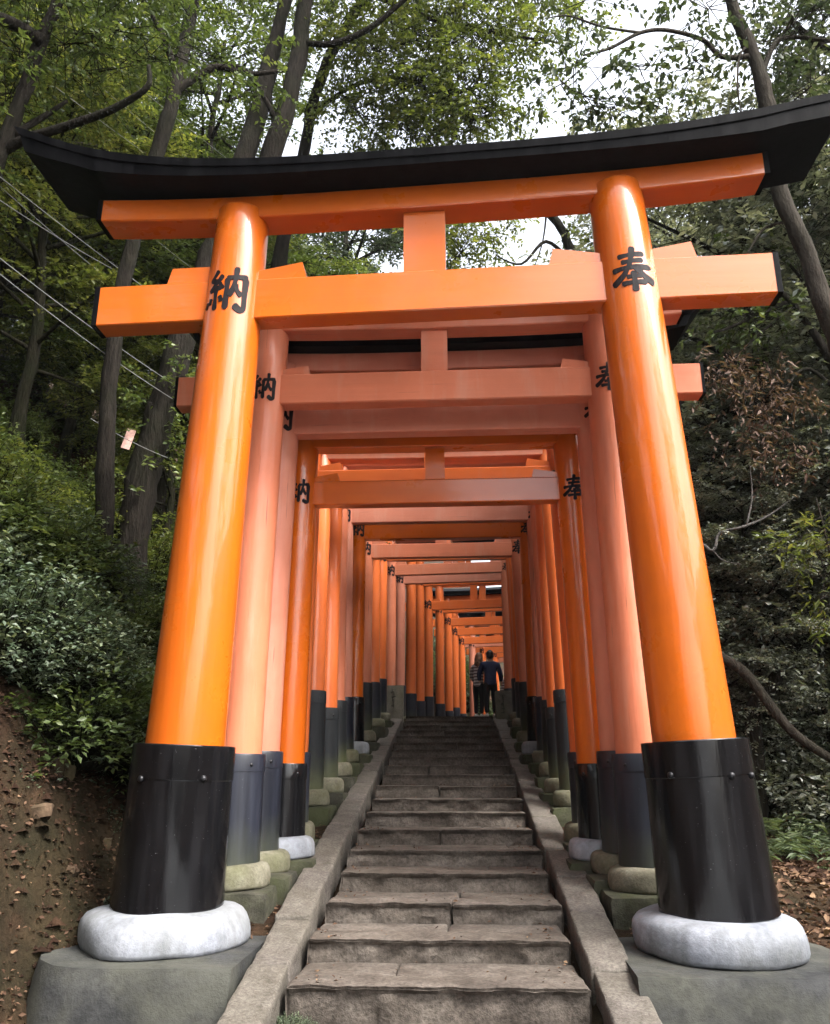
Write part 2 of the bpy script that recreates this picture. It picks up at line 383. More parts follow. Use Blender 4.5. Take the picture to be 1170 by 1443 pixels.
def build_ground():
    xs = list(np.concatenate([np.arange(-70, -12, 2.5), np.arange(-12, -6, 0.5), np.arange(-6, -2.4, 0.11), np.arange(-2.4, 2.8, 0.2), np.arange(2.8, 6, 0.16), np.arange(6, 12, 0.5), np.arange(12, 72, 2.5)]))
    ys = list(np.concatenate([np.arange(-25, 4, 1.5), np.arange(4, 12, 0.12), np.arange(12, 24, 0.3), np.arange(24, 50, 0.8), np.arange(50, 110, 3)]))
    v = [(x, y, ground_h(x, y)) for y in ys for x in xs]; n = len(xs)
    f = [(j * n + i, j * n + i + 1, (j + 1) * n + i + 1, (j + 1) * n + i) for j in range(len(ys) - 1) for i in range(n - 1)]
    o = MB().add(v, f).build('ground', SOIL, None, True)
    tag(o, 'brown soil hillside rising beside the stone stairway', None, None, 'structure')
build_ground()

# ------------------------------------------------------------------ stairs and kerbs
rng = random.Random(3)
st = empty('stone_stairs', (0, Y0, 0)); tag(st, 'worn stone steps climbing through the row of orange gates', None, None, 'structure')
def rows(a, b, n, e=0.03):
    r = lin(a, b, n); return [a, a + e] + r[1:-1] + [b - e, b]
for k in range(NST):
    y = T * k; z = RISE * (k + 1); near = k < 8
    xl = -1.13 + rng.uniform(-0.03, 0.03); xr = 0.875 + 0.004 * k + rng.uniform(-0.03, 0.03)
    # one or two nosing stones across the step, with an open joint between them
    cuts = [xl, xr] if k in (0, 1, 3, 4, 6, 7, 9, 11, 12, 14, 17) else [xl, rng.uniform(-0.45, 0.35), xr]
    dep = rng.uniform(0.30, 0.36)
    for a, b in zip(cuts[:-1], cuts[1:]):
        a2 = a + (0.006 if a != xl else 0); b2 = b - (0.006 if b != xr else 0)
        n = max(3, int((b2 - a2) / (0.04 if near else 0.12)))
        v, f = rough_block(rows(a2, b2, n, 0.02), rows(y - 0.01, y + dep, 4 if near else 3, 0.02), [z - RISE - 0.12, z - RISE, z - 0.105, z - 0.075, z - 0.045, z - 0.014, z], 0.017 if near else 0.010, 5.5, k * 3.1 + a, 0.030 if near else 0.018)
        dz = rng.uniform(-0.006, 0.008); v = [(p.x, p.y, p.z + dz) for p in v]
        MB().add(v, f).build('step_stone', GRANITE, st, True, 38)
    # tread slabs behind the nosing
    tc = [xl - 0.0, rng.uniform(-0.6, 0.0), rng.uniform(0.2, 0.6), xr] if rng.random() < 0.5 else [xl, rng.uniform(-0.5, 0.4), xr]
    end = T - 0.005 if k < NST - 1 else 1.3
    for a, b in zip(tc[:-1], tc[1:]):
        n = max(3, int((b - a) / 0.14))
        v, f = rough_block(rows(a + 0.006, b - 0.006, n, 0.02), rows(y + dep + rng.uniform(0.015, 0.035), y + end, 4, 0.02), [z - 0.16, z - 0.03, z - 0.016], 0.013, 4.0, k * 1.7 + b * 5, 0)
        MB().add(v, f).build('tread_slab', GRANITE, st, True, 38)
SL = RISE / T
for side, (xi, xo) in {'left': (-1.20, -1.48), 'right': (0.93, 1.23)}.items():
    kb = empty('stone_kerb', ((xi + xo) / 2, Y0, 0)); tag(kb, 'sloping line of rough kerb stones along the %s edge of the stairs' % side, None, None, 'structure')
    y = -0.75; x0, x1 = min(xi, xo) - kb.location.x, max(xi, xo) - kb.location.x
    i = 0
    while y < T * (NST - 1) - 0.3:
        ln = rng.uniform(0.75, 1.5); y2 = min(y + ln, T * (NST - 1) - 0.15)
        nr = max(4, int((y2 - y) / (0.08 if y < 7 else 0.16)))
        v, f = rough_block(rows(x0, x1, 7 if y < 7 else 4, 0.015), rows(y + 0.008, y2 - 0.008, nr, 0.02), [-0.32, -0.12, -0.06, -0.02, 0.0], 0.012, 8.0, i * 2.3 + (5 if side == 'left' else 9), 0)
        wz = rng.uniform(-0.012, 0.012)
        fl = lambda yy: RISE + SL * yy + 0.02
        wx = rng.uniform(-0.012, 0.012)
        v = [(p.x + wx, p.y, p.z + wz + fl(p.y)) for p in v]
        MB().add(v, f).build('kerb_stone', KERB, kb, True, 38)
        y = y2; i += 1
# landing beyond the last step
lp = [(path_cx(y) + s * 1.9, y) for s in (-1, 1) for y in ([YTOP + 1.32 + 0.9 * i for i in range(28)] if s < 0 else [YTOP + 1.32 + 0.9 * i for i in range(28)][::-1])]
pv = []; pf = []
ysl = [YTOP + 1.32 + 0.9 * i for i in range(28)]
for y in ysl:
    for t in (-1.9, -0.9, 0, 0.9, 1.9): pv.append((path_cx(min(y, 48)) + t, y, ZTOP - 0.004 + 0.004 * mnoise.noise((t, y, 0))))
for j in range(27):
    for i in range(4): pf.append((j * 5 + i, j * 5 + i + 1, (j + 1) * 5 + i + 1, (j + 1) * 5 + i))
tag(MB().add(pv, pf).build('path', KERB, None, True), 'flat paved path going on from the top step', None, None, 'structure')

fv = []; ff = []  # unseen pale paving, added and sized to put bright bands on the sleeves
for j, y in enumerate(lin(-24, 5.5, 14)):
    for i, x in enumerate(lin(-0.9, 3.6, 8)): fv.append((x, y - (1.4 if x > 1.2 and y > 4 else 0), 0.012 + 0.004 * mnoise.noise((x, y, 3))))
for j in range(13):
    for i in range(7): ff.append((j * 8 + i, j * 8 + i + 1, (j + 1) * 8 + i + 1, (j + 1) * 8 + i))
tag(MB().add(fv, ff).build('reflector_paving', REFL_PAVE, None, True), 'unseen pale paving added before the stairs to reflect in the black sleeves', None, None, 'structure')

# ------------------------------------------------------------------ painted characters (brush strokes)
HO = [  # the right pillar's character
 ([(.20, .79), (.45, .815), (.80, .85)], .085), ([(.26, .655), (.5, .675), (.76, .705)], .08), ([(.05, .50), (.35, .525), (.95, .555)], .09),
 ([(.53, 1.0), (.50, .80), (.43, .58), (.30, .38), (.16, .26), (.02, .18)], .095),
 ([(.56, .56), (.66, .42), (.80, .30), (.99, .215)], .12), ([(.34, .315), (.5, .325), (.70, .345)], .07),
 ([(.22, .17), (.5, .185), (.79, .205)], .08), ([(.505, .44), (.505, .22), (.50, -.02)], .10)]
NOU = [  # the left pillar's character
 ([(.27, .97), (.20, .87), (.09, .76), (.16, .735), (.27, .70)], .085), ([(.40, .84), (.28, .69), (.07, .52), (.20, .53), (.40, .56)], .085),
 ([(.33, .67), (.43, .52)], .075), ([(.25, .52), (.25, .30), (.255, .04)], .085),
 ([(.03, .27), (-.02, .12)], .085), ([(.13, .33), (.10, .19)], .08), ([(.36, .36), (.42, .22)], .085),
 ([(.52, .76), (.52, .45), (.515, .03)], .095), ([(.50, .755), (.72, .785), (.97, .815)], .085),
 ([(.93, .80), (.925, .45), (.93, .08), (.84, .04), (.70, .14)], .105),
 ([(.71, 1.02), (.70, .75), (.65, .50), (.57, .34)], .09), ([(.70, .62), (.76, .46), (.86, .37)], .085)]
def character(strokes, axis, z0, h, wd, rad):
    """strokes wrapped on the pillar surface, each painted a hair thicker than the last"""
    mb = MB()
    for si, (pl, wt) in enumerate(strokes):
        pl = [Vector(p) for p in pl]; fine = []
        for i in range(len(pl) - 1):
            p0 = pl[max(0, i - 1)]; p1 = pl[i]; p2 = pl[i + 1]; p3 = pl[min(len(pl) - 1, i + 2)]
            for s in range(5):
                t = s / 5
                q = 0.5 * ((2 * p1) + (p2 - p0) * t + (2 * p0 - 5 * p1 + 4 * p2 - p3) * t * t + (3 * p1 - p0 - 3 * p2 + p3) * t ** 3)
                if len(pl) > 4: q = p1.lerp(p2, t) * 0.6 + q * 0.4
                fine.append(q)
        fine.append(pl[-1]); v = []; f = []; n = len(fine)
        for i, q in enumerate(fine):
            d = (fine[min(i + 1, n - 1)] - fine[max(i - 1, 0)]).normalized(); nn = Vector((-d.y, d.x)); t = i / (n - 1)
            ww = wt * 0.64 * (1.15 - 0.55 * math.sin(math.pi * min(1, t * 1.15)) ** 2 * 0.6) * (0.55 if i == 0 else 1) * (0.45 if i == n - 1 else 1)
            for s in (-1, 1):
                u = q + nn * ww * s; z = z0 + (u.y - 0.5) * h; c = axis(z); r = rad(z)
                a = (u.x - 0.5) * wd / r
                for rr in (r - 0.004, r + 0.0025 + 0.0007 * si):
                    v.append((c[0] + rr * math.sin(a), c[1] - rr * math.cos(a), z))
        for i in range(n - 1):
            a, b = i * 4, (i + 1) * 4
            f += [(a + 1, a + 3, b + 3, b + 1), (a, a + 1, b + 1, b), (a + 3, a + 2, b + 2, b + 3)]
        f += [(0, 2, 3, 1), ((n - 1) * 4 + 1, (n - 1) * 4 + 3, (n - 1) * 4 + 2, (n - 1) * 4)]
        mb.add(v, f)
    return mb

# ------------------------------------------------------------------ gates
CUSHION = [(0.92, 0.0), (0.975, 0.05), (0.995, 0.16), (1.0, 0.35), (0.995, 0.55), (0.975, 0.72), (0.93, 0.86), (0.85, 0.955), (0.75, 0.99), (0.60, 1.0)]
def gate(d, cx, xb, xt, zb, zs, zn, zt, r0, r1, rs, sz, mats, label, yaw=0.0, nh=0.28, nd=0.16, sh=0.19, shd=0.22,
         kd=0.52, kh=0.15, over=0.85, kover=1.15, stone_r=None, stone_h=0.2, strut_w=0.22, sori=0.14, ped=True, chars=True, detail=1,
         tiltn=0.0, tilts=0.0, wl=None, wh=None, stone_mats=None, sleevem=None, cs=None, endn=None, ends=None, endk=None, nj=0.0, tipl=0.0):
    """xb, xt: (left, right) pillar axis at base and top relative to cx; zb base stone tops; zs sleeve tops; zn beam bottom; zt lintel bottom"""
    main, lint = mats; pm = main; main = BEAM[main.name]; lint = BEAM[lint.name]
    sleevem = sleevem or BLACKW
    g = empty('torii_gate', (cx, d, zb[0] - 0.4), yaw); tag(g, label, 'torii gate', 'orange gates in a row over the stairs')
    oz = g.location.z
    zb = (zb[0] - oz, zb[1] - oz); zs = (zs[0] - oz, zs[1] - oz); zn -= oz; zt -= oz
    sg = 48 if detail > 1 else 28 if detail else 16
    stone_r = stone_r or rs * 1.5
    ztop = zt + sh * 0.55
    for s in (0, 1):
        def axis(z, s=s):
            t = (z - zb[s]) / (ztop - zb[s]); return (xb[s] + (xt[s] - xb[s]) * t, 0.0)
        def rad(z, s=s): return r0 + (r1 - r0) * max(0.0, min(1.0, (z - zb[s]) / (ztop - zb[s])))
        tz = ztop + (tilts * xt[s])
        zz = lin(zb[s] + 0.02, tz - 0.025, 14) + [tz - 0.012, tz]
        rr = [rad(z) for z in zz]; rr[-1] -= 0.014; rr[-2] -= 0.004
        pil = MB().add(*ring_tube([(*axis(z), z) for z in zz], rr, sg)).build('pillar', pm, g, True, 40)
        # sleeve
        hz = zs[s]; e = rs * 1.07
        prof = [(zb[s] - 0.005, e), (hz - 0.19 * (rs / 0.2) ** 0.5, rs * 1.008), (hz - 0.185 * (rs / 0.2) ** 0.5, rs * 1.008 + 0.006), (hz - 0.008, rs + 0.006), (hz, rs), (hz + 0.001, rad(hz) + 0.001)]
        if r0 < 0.3: prof = [(zb[s] - 0.005, e), (hz - 0.16, rs * 1.005), (hz - 0.157, rs * 1.005 + 0.005), (hz - 0.02, rs + 0.005), (hz, rs - 0.003), (hz + 0.001, rad(hz) + 0.001)]
        MB().add(*ring_tube([(*axis(z), z) for z, _ in prof], [q for _, q in prof], sg)).build('sleeve', sleevem, pil, True, 35)
        if detail:
            bm = []
            for a in ((-0.5, 0.75) if s == 0 else (-0.75, 0.35, 0.9)):
                z = hz - (0.26 if detail > 1 else 0.1); c = axis(z); br = 0.021 if detail > 1 else 0.012
                rr_ = rs * 1.008 + 0.004
                p0 = Vector((c[0] + rr_ * math.sin(a), -rr_ * math.cos(a), z)); dd = Vector((math.sin(a), -math.cos(a), 0))
                MB().add(*ring_tube([p0 - dd * 0.01, p0 + dd * 0.006, p0 + dd * br * 0.7, p0 + dd * br], [br * 1.25, br * 1.25, br, br * 0.45], 10)).build('bolt', IRON, pil, True, 40)
        if chars:
            hh, wd = cs or (0.27, 0.25); q_ = 1 + (0.10 * math.sin(d * 9.1 + s * 2) if not (sori == 0.30) else 0); hh *= q_; wd *= q_
            zc = zn + nh * 0.55 + tiltn * xt[s] + (0.03 * math.sin(d * 5.3 + s) if sori != 0.30 else 0)
            character(NOU if s == 0 else HO, axis, zc, hh, wd, rad).build('painted_character', INK, pil)
        sm = (stone_mats or (MOSSY, DARKSTONE))
        if stone_h:
            h0 = stone_h
            MB().add(*lathe((xb[s], 0, zb[s] - h0), [(stone_r * a, h0 * b) for a, b in CUSHION], sg, 0.09, d * 3 + s * 7)).build('base_stone', sm[0], g, True, 60)
        if ped:
            pw = stone_r * (1.12 + 0.1 * ((d * 7) % 1)); pt = zb[s] - stone_h
            v, f = rough_block(lin(xb[s] - pw, xb[s] + pw, 5), lin(-pw * 1.05, pw * 1.05, 5), [pt - 0.45, pt - 0.2, pt - 0.05, pt + 0.012], 0.03, 3, d + s, 0)
            MB().add(v, f).build('footing', sm[1], g, True, 40)
    sep = xt[1] - xt[0]; mid = (xt[0] + xt[1]) / 2
    cap = 0.05 if detail > 1 else 0.03
    # tie beam between and beyond the pillars
    en = endn or (xt[0] - over * sep / 2.9 * 0.95, xt[1] + over * sep / 2.9 * 0.95)
    zo = lambda x: tiltn * x
    MB().add(*sweep_x(crect(-nd / 2, nd / 2, zn, zn + nh), [en[0] + cap * 0.5] + lin(en[0] + cap * 0.6, en[1] - cap * 0.6, 9) + [en[1] - cap * 0.5], zo)).build('tie_beam', main, g)
    for a, b in ((en[0], en[0] + cap), (en[1] - cap, en[1])):
        MB().add(*sweep_x(crect(-nd / 2 - 0.004, nd / 2 + 0.004, zn - 0.004, zn + nh + 0.004, 0.008), [a, b], zo)).build('end_cap', BLACKB, g)
    # wedges
    wl = wl or 0.26; wh = wh or 0.10; wd2 = nd * 0.42
    for s in (0, 1):
        xc = xt[s]
        rr = r1 * 1.02
        for q in (-1, 1):
            a = xc + q * rr * 0.75; b = xc + q * (rr + wl); z0 = zn + nh + 0.001
            za, zb_ = wh * 0.55, wh
            if (s == 0 and q < 0): za = zb_
            pts = [(a, z0), (b, z0), (b - q * wh * 0.25, z0 + zb_), (a, z0 + za)]
            v = [(x, y, z + zo(x)) for y in (-wd2, wd2) for x, z in pts]
            MB().add(v, [(0, 1, 2, 3), (7, 6, 5, 4), (0, 4, 5, 1), (1, 5, 6, 2), (2, 6, 7, 3), (3, 7, 4, 0)]).build('wedge', main, g)
    # strut
    xm = mid + nj
    MB().add(*sweep_x(crect(-nd * 0.36, nd * 0.36, zn + nh - 0.0 + zo(xm) + 0.001, zt + tilts * xm - 0.001, 0.008), [xm - strut_w / 2, xm - strut_w / 2 + 0.008, xm + strut_w / 2 - 0.008, xm + strut_w / 2])).build('strut', main, g)
    # lintel
    es = ends or (xt[0] - over * sep / 2.9 * 0.95, xt[1] + over * sep / 2.9 * 0.95)
    half = (es[1] - es[0]) / 2; xc = (es[0] + es[1]) / 2
    ek = endk or (es[0] - 0.28 * kover, es[1] + 0.28 * kover); kxc = (ek[0] + ek[1]) / 2; khalf = (ek[1] - ek[0]) / 2
    so = lambda x: 0.55 * sori * min(1.0, abs((x - kxc) / khalf)) ** 3 + tilts * x
    MB().add(*sweep_x(crect(-shd / 2, shd / 2, zt, zt + sh), lin(es[0] + cap * 0.5, es[1] - cap * 0.5, 21), so)).build('lintel', lint, g)
    for a, b in ((es[0], es[0] + cap), (es[1] - cap, es[1])):
        MB().add(*sweep_x(crect(-shd / 2 - 0.004, shd / 2 + 0.004, zt - 0.004, zt + sh - 0.001, 0.008), [a, b], so)).build('end_cap', BLACKB, g)
    # black roof beam: underside board, slanted fascia, low ridge
    zk = zt + sh; kk = kd / 2
    sec = [(-kk * 0.94, zk), (kk * 0.94, zk), (kk * 0.97, zk + kh * 0.45), (kk, zk + kh * 0.5), (kk * 1.02, zk + kh), (0, zk + kh * 1.9), (-kk * 1.02, zk + kh), (-kk, zk + kh * 0.5), (-kk * 0.97, zk + kh * 0.45)]
    def xo(x, z):
        t = (x - kxc) / khalf
        return (0.9 * (z - zk) * (1 if t > 0 else -1)) if abs(t) > 0.985 else 0.0
    v, f = sweep_x(sec, lin(ek[0], ek[1], 33), so, xo)
    v = [(x, y, z + (0.45 * sori * min(1.0, abs((x - kxc) / khalf)) ** 3) * min(1.0, max(0.0, (z - so(x) - zk) / (kh * 0.45)) * 0.8 + 0.35 * min(1.0, max(0.0, (abs(x - xc) - half) / 0.1)))) for x, y, z in v]
    v = [(x, y, z + tipl * max(0.0, -(x - kxc) / khalf) ** 4.5) for x, y, z in v]
    MB().add(v, f).build('roof_beam', BLACKB, g)
    return g

# the foremost gate
G1S = (WHITE, CONCRETE)
g1 = gate(6.96, -0.17, (-2.09, 2.13), (-1.86, 1.80), (0.50, 0.50), (1.71, 1.74), 5.60, 6.70, 0.335, 0.255, 0.405, 1.0, (ORANGE, ORANGE),
     'foremost and largest glossy orange gate with huge black sleeves on white stones', yaw=R(-1.6), nh=0.42, nd=0.24, sh=0.245, shd=0.32, kd=0.98, kh=0.145,
     stone_r=0.62, stone_h=0.275, strut_w=0.40, sori=0.30, ped=False, detail=2, tiltn=0.012, tilts=0.026, wl=0.42, wh=0.17,
     stone_mats=G1S, sleevem=BLACK, cs=(0.455, 0.41), endn=(-3.24, 3.20), ends=(-3.30, 3.22), endk=(-3.96, 3.80), nj=-0.02, tipl=0.27)
for (xc, sgn, lab) in ((-2.09, -1, 'l'), (2.13, 1, 'r')):
    # poured concrete plinth with rounded outer end
    oz = g1.location.z
    out = []
    x_in = xc - sgn * 0.76; x_out = xc + sgn * 0.86
    loop = [(x_in, -0.80), (x_in, 0.75)]
    for i in range(9):
        a = math.pi / 2 - math.pi * i / 8
        loop.append((x_out - sgn * 0.55 + sgn * 0.55 * math.cos(a), -0.02 + 0.78 * math.sin(a)))
    n = len(loop); mx = sum(p[0] for p in loop) / n
    v = []; f = []
    levels = [(1.18, -0.42), (1.07, -0.02), (1.012, 0.10), (1.0, 0.115), (0.96, 0.118)]
    for sc, z in levels:
        for (x, y) in loop:
            xx = mx + (x - mx) * sc if (x - mx) * sgn > 0 else x
            v.append((xx, y * sc, z + (0.04 * sgn if False else 0) + 0.012 * mnoise.noise((x * 3, y * 3, z * 3 + sgn))))
    for i in range(len(levels) - 1):
        for k in range(n):
            q = (i * n + k, i * n + (k + 1) % n, (i + 1) * n + (k + 1) % n, (i + 1) * n + k)
            f.append(q if sgn < 0 else q[::-1])
    top = tuple(range((len(levels) - 1) * n, len(levels) * n)); f.append(top if sgn < 0 else top[::-1])
    dz = 0.015
    MB().add([(a, b, c + dz) for a, b, c in v], f).build('footing', CONCRETE, g1, True, 40)

SPEC = [  # d, left/right inner edge base, left/right inner edge top, base z, sleeve top z, beam bottom, lintel bottom, r0, r1, sleeve r, mats, sleeve, stone, label
 (8.05, (-1.80, 1.47), (-1.745, 1.43), 0.70, 1.65, 5.19, 6.02, .215, .19, .245, (SALMON, SALMON), BLACKW, (MOSSY, DARKSTONE), 'faded salmon gate with cracked paint directly behind the foremost gate'),
 (8.55, (-1.73, 1.41), (-1.68, 1.38), 0.77, 1.68, 5.05, 5.78, .205, .185, .235, (SALMON2, SALMON2), BLACKW, (MOSSY, DARKSTONE), 'greyish pink weathered gate between the salmon gate and the second glossy gate'),
 (9.0, (-1.55, 1.25), (-1.535, 1.18), 0.85, 1.56, 4.37, 5.04, .180, .175, .205, (ORANGE, ORANGE), BLACK, (WHITE, DARKSTONE), 'second glossy orange gate, slender and low, on small white stones'),
 (9.6, (-1.62, 1.27), (-1.59, 1.17), 0.95, 1.68, 4.72, 5.36, .165, .150, .188, (ORANGE2, SALMON2), BLACKW, (MOSSY, DARKSTONE), 'orange gate just behind the second glossy gate, its tie beam showing in that gate\'s gap'),
 (11.1, (-1.69, 1.33), (-1.69, 1.24), 1.24, 2.47, 5.02, 5.68, .155, .14, .178, (ORANGE2, SALMON), BLACKM, (MOSSY, DARKSTONE), 'orange gate with tall mossy sleeves, sixth from the front'),
 (11.8, (-1.60, 1.28), (-1.62, 1.21), 1.37, 2.29, 5.22, 5.90, .155, .14, .178, (ORANGE2, ORANGE2), BLACKM, (MOSSY, DARKSTONE), 'orange gate with green stained sleeves, seventh from the front'),
 (12.7, (-1.60, 1.31), (-1.66, 1.23), 1.56, 2.45, 5.50, 6.15, .155, .14, .178, (SALMON, SALMON2), BLACKM, (MOSSY, DARKSTONE), 'pale orange gate on mossy stones, eighth from the front'),
 (13.7, (-1.61, 1.32), (-1.70, 1.27), 1.75, 2.57, 5.50, 6.25, .155, .14, .178, (SALMON2, SALMON2), BLACKW, (MOSSY, DARKSTONE), 'pinkish faded gate right in front of the third glossy gate'),
 (14.5, (-1.53, 1.24), (-1.545, 1.21), 1.89, 2.63, 5.42, 5.98, .150, .14, .172, (ORANGE, ORANGE2), BLACK, (WHITE, DARKSTONE), 'third glossy orange gate with a pale base stone halfway up the stairs'),
 (15.7, (-1.51, 1.23), (-1.53, 1.12), 2.11, 2.98, 5.36, 5.95, .150, .14, .172, (SALMON, SALMON), BLACKM, (MOSSY, DARKSTONE), 'faded gate with mossy sleeves just above the third glossy gate'),
 (17.2, (-1.48, 1.26), (-1.52, 1.16), 2.40, 3.12, 5.72, 6.3, .150, .14, .172, (ORANGE2, SALMON), BLACKW, (MOSSY, DARKSTONE), 'orange gate close to the stone posts, second below the stair top'),
 (18.7, (-1.48, 1.30), (-1.48, 1.22), 2.60, 3.33, 6.02, 6.6, .150, .14, .172, (ORANGE2, ORANGE2), BLACKW, (MOSSY, DARKSTONE), 'orange gate standing at the top of the stairs beside the stone posts')]
for (d, b, t, zb, zs, zn, zt, r0, r1, rs, mats, slv, stn, lab) in SPEC:
    cx = -0.15; big = d < 8.9
    e = rs * 1.0
    xb = (b[0] - e - cx, b[1] + e - cx); xt = (t[0] - r1 - cx, t[1] + r1 - cx)
    kw = dict(nh=0.34, nd=0.2, sh=0.22, shd=0.26, kd=0.62, kh=0.15, endn=(-2.77, 2.78), ends=(-2.62, 2.64), endk=(-2.84, 2.9), strut_w=0.28, cs=(0.32, 0.29), sori=0.2) if big else {}
    if big and d > 8.3: kw.update(endn=(-2.6, 2.66), ends=(-2.5, 2.52), endk=(-2.7, 2.75), nh=0.30)
    gate(d, cx, xb, xt, (zb, zb), (zs, zs), zn, zt, r0, r1, rs, 1, mats, lab, stone_mats=stn, sleevem=slv, detail=1 if d < 15 else 0,
         stone_h=0.20 if d < 16 else 0.17, stone_r=rs * (1.62 if stn[0] is WHITE else 1.55), tiltn=0.004, tilts=0.004, yaw=R(-0.4), **kw)
LAND = [  # gates on the flat beyond the stairs: d, left inner x, beam bottom, mats, label
 (21.0, -1.45, 6.20, SALMON, 'faded gate right behind the stone posts at the stair top'), (22.5, -1.30, 6.29, SALMON2, 'pale pinkish gate, second beyond the stone posts'),
 (23.7, -1.06, 6.62, ORANGE2, 'orange gate, third beyond the stone posts'), (25.0, -0.86, 6.75, ORANGE2, 'orange gate, fourth beyond the stone posts'),
 (26.5, -0.64, 6.27, ORANGE2, 'orange gate whose strut and open gap show above the two people'), (28.0, -0.30, 6.43, ORANGE2, 'faded gate behind the one with the open gap above the people'),
 (30.0, -0.02, 6.30, ORANGE2, 'orange gate before the path bends, seventh beyond the stone posts'), (32.0, 0.22, 6.25, ORANGE2, 'faded gate with dim strut where the path starts bending right'),
 (34.0, 0.50, 6.18, ORANGE2, 'orange gate in the bend, low tie beam over the people'), (36.0, 0.98, 6.32, SALMON2, 'bleached pinkish gate catching light left of the people'),
 (37.8, 1.5, 6.3, ORANGE2, 'shaded gate in the bend just behind the bleached one'), (39.4, 2.15, 6.3, ORANGE2, 'shaded reddish gate deep in the bend behind the people'),
 (40.8, 2.9, 6.3, SALMON, 'dim reddish gate far round the bend behind the people'), (42.0, 3.7, 6.3, SALMON2, 'last dim gate visible at the end of the row')]
for i, (d, xl, zn, mt, lab) in enumerate(LAND):
    slope = 0.09 + 0.0124 * (d - 20); yaw = -math.atan(min(slope, 0.55)) if i < 10 else -math.atan(0.42 + 0.1 * (i - 9))
    c = xl + 1.36 * math.cos(yaw)
    gate(d, c, (-1.51, 1.51), (-1.50, 1.50), (ZTOP + 0.12, ZTOP + 0.12), (ZTOP + 0.80 + 0.12 * ((i * 5) % 3 - 1),) * 2, zn, zn + 0.9, .152, .145, .172, 1, (mt, mt), lab, yaw=yaw,
         stone_h=0.11, ped=False, detail=0, sleevem=BLACKW)

# stone posts at the top of the stairs
def stone_post(x0, x1, y, z1, lab):
    o = empty('stone_post', ((x0 + x1) / 2, y, ZTOP - 0.15)); tag(o, lab, 'stone post', 'stone posts at the stair top')
    h = (x1 - x0) / 2; zt = z1 - o.location.z
    v, f = rough_block(lin(-h, h, 5), lin(-0.17, 0.17, 4), [0, 0.3, zt - 0.08, zt - 0.02, zt], 0.012, 4, x0, 0)
    MB().add(v, f).build('shaft', POSTST, o, True, 40)
    r_ = random.Random(int(x0 * 100)); mb = MB()
    for r in range(3):     # worn, illegible carved strokes
        zc = zt - 0.17 - r * 0.15
        for s in range(4):
            a = -0.06 + r_.uniform(-0.02, 0.02); z = zc + r_.uniform(-0.05, 0.05); l = r_.uniform(0.05, 0.1)
            if s % 2: q = [(a, z), (a + l, z + 0.01), (a + l, z + 0.024), (a, z + 0.014)]
            else: q = [(a + 0.04, z - l / 2), (a + 0.054, z - l / 2), (a + 0.05, z + l / 2), (a + 0.036, z + l / 2)]
            mb.add([(x, -0.186 - 0.0015 * s, zz) for x, zz in q] + [(x, -0.165, zz) for x, zz in q], [(0, 1, 2, 3), (4, 5, 1, 0), (5, 6, 2, 1), (6, 7, 3, 2), (7, 4, 0, 3)])
    mb.build('carving', CARVED, o)
stone_post(-1.62, -1.17, 19.95, 3.29, 'squat dark stone post at the top left of the stairs')
stone_post(0.97, 1.36, 19.95, 3.16, 'squat stone post with light top beside the navy jacket person')

# ------------------------------------------------------------------ people
def skin_mesh(nodes, edges, sub=2, root=0):
    me = bpy.data.meshes.new('tmp'); me.from_pydata([n[:3] for n in nodes], edges, []); o = bpy.data.objects.new('tmp', me); COL.objects.link(o)
    o.modifiers.new('s', 'SKIN'); s = o.modifiers.new('u', 'SUBSURF'); s.levels = s.render_levels = sub
    sv_ = me.skin_vertices[0].data if me.skin_vertices else None
    if sv_ is None:
        bm = bmesh.new(); bm.from_mesh(me); bm.verts.layers.skin.verify(); bm.to_mesh(me); bm.free(); sv_ = me.skin_vertices[0].data
    for i, n in enumerate(nodes): sv_[i].radius = (n[3], n[4] if len(n) > 4 else n[3]); sv_[i].use_root = (i == root)
    dg = bpy.context.evaluated_depsgraph_get(); dg.update()
    out = bpy.data.meshes.new_from_object(o.evaluated_get(dg)); bpy.data.objects.remove(o); bpy.data.meshes.remove(me)
    out.polygons.foreach_set('use_smooth', [True] * len(out.polygons)); return out
def blob(c, r, seed=0, nz=0.06, flat=0.0):
    prof = []; v = []; f = []; segs, rg = 18, 11
    for i in range(rg):
        t = math.pi * i / (rg - 1)
        for k in range(segs):
            a = 2 * math.pi * k / segs; p = Vector((math.sin(t) * math.cos(a), math.sin(t) * math.sin(a), math.cos(t)))
            q = 1 + nz * mnoise.noise(p * 2.5 + Vector((seed, 0, 0))); v.append((c[0] + p.x * r[0] * q, c[1] + p.y * r[1] * q, c[2] + p.z * r[2] * q))
    for i in range(rg - 1):
        for k in range(segs): f.append((i * segs + k, (i + 1) * segs + k, (i + 1) * segs + (k + 1) % segs, i * segs + (k + 1) % segs))
    return v, f
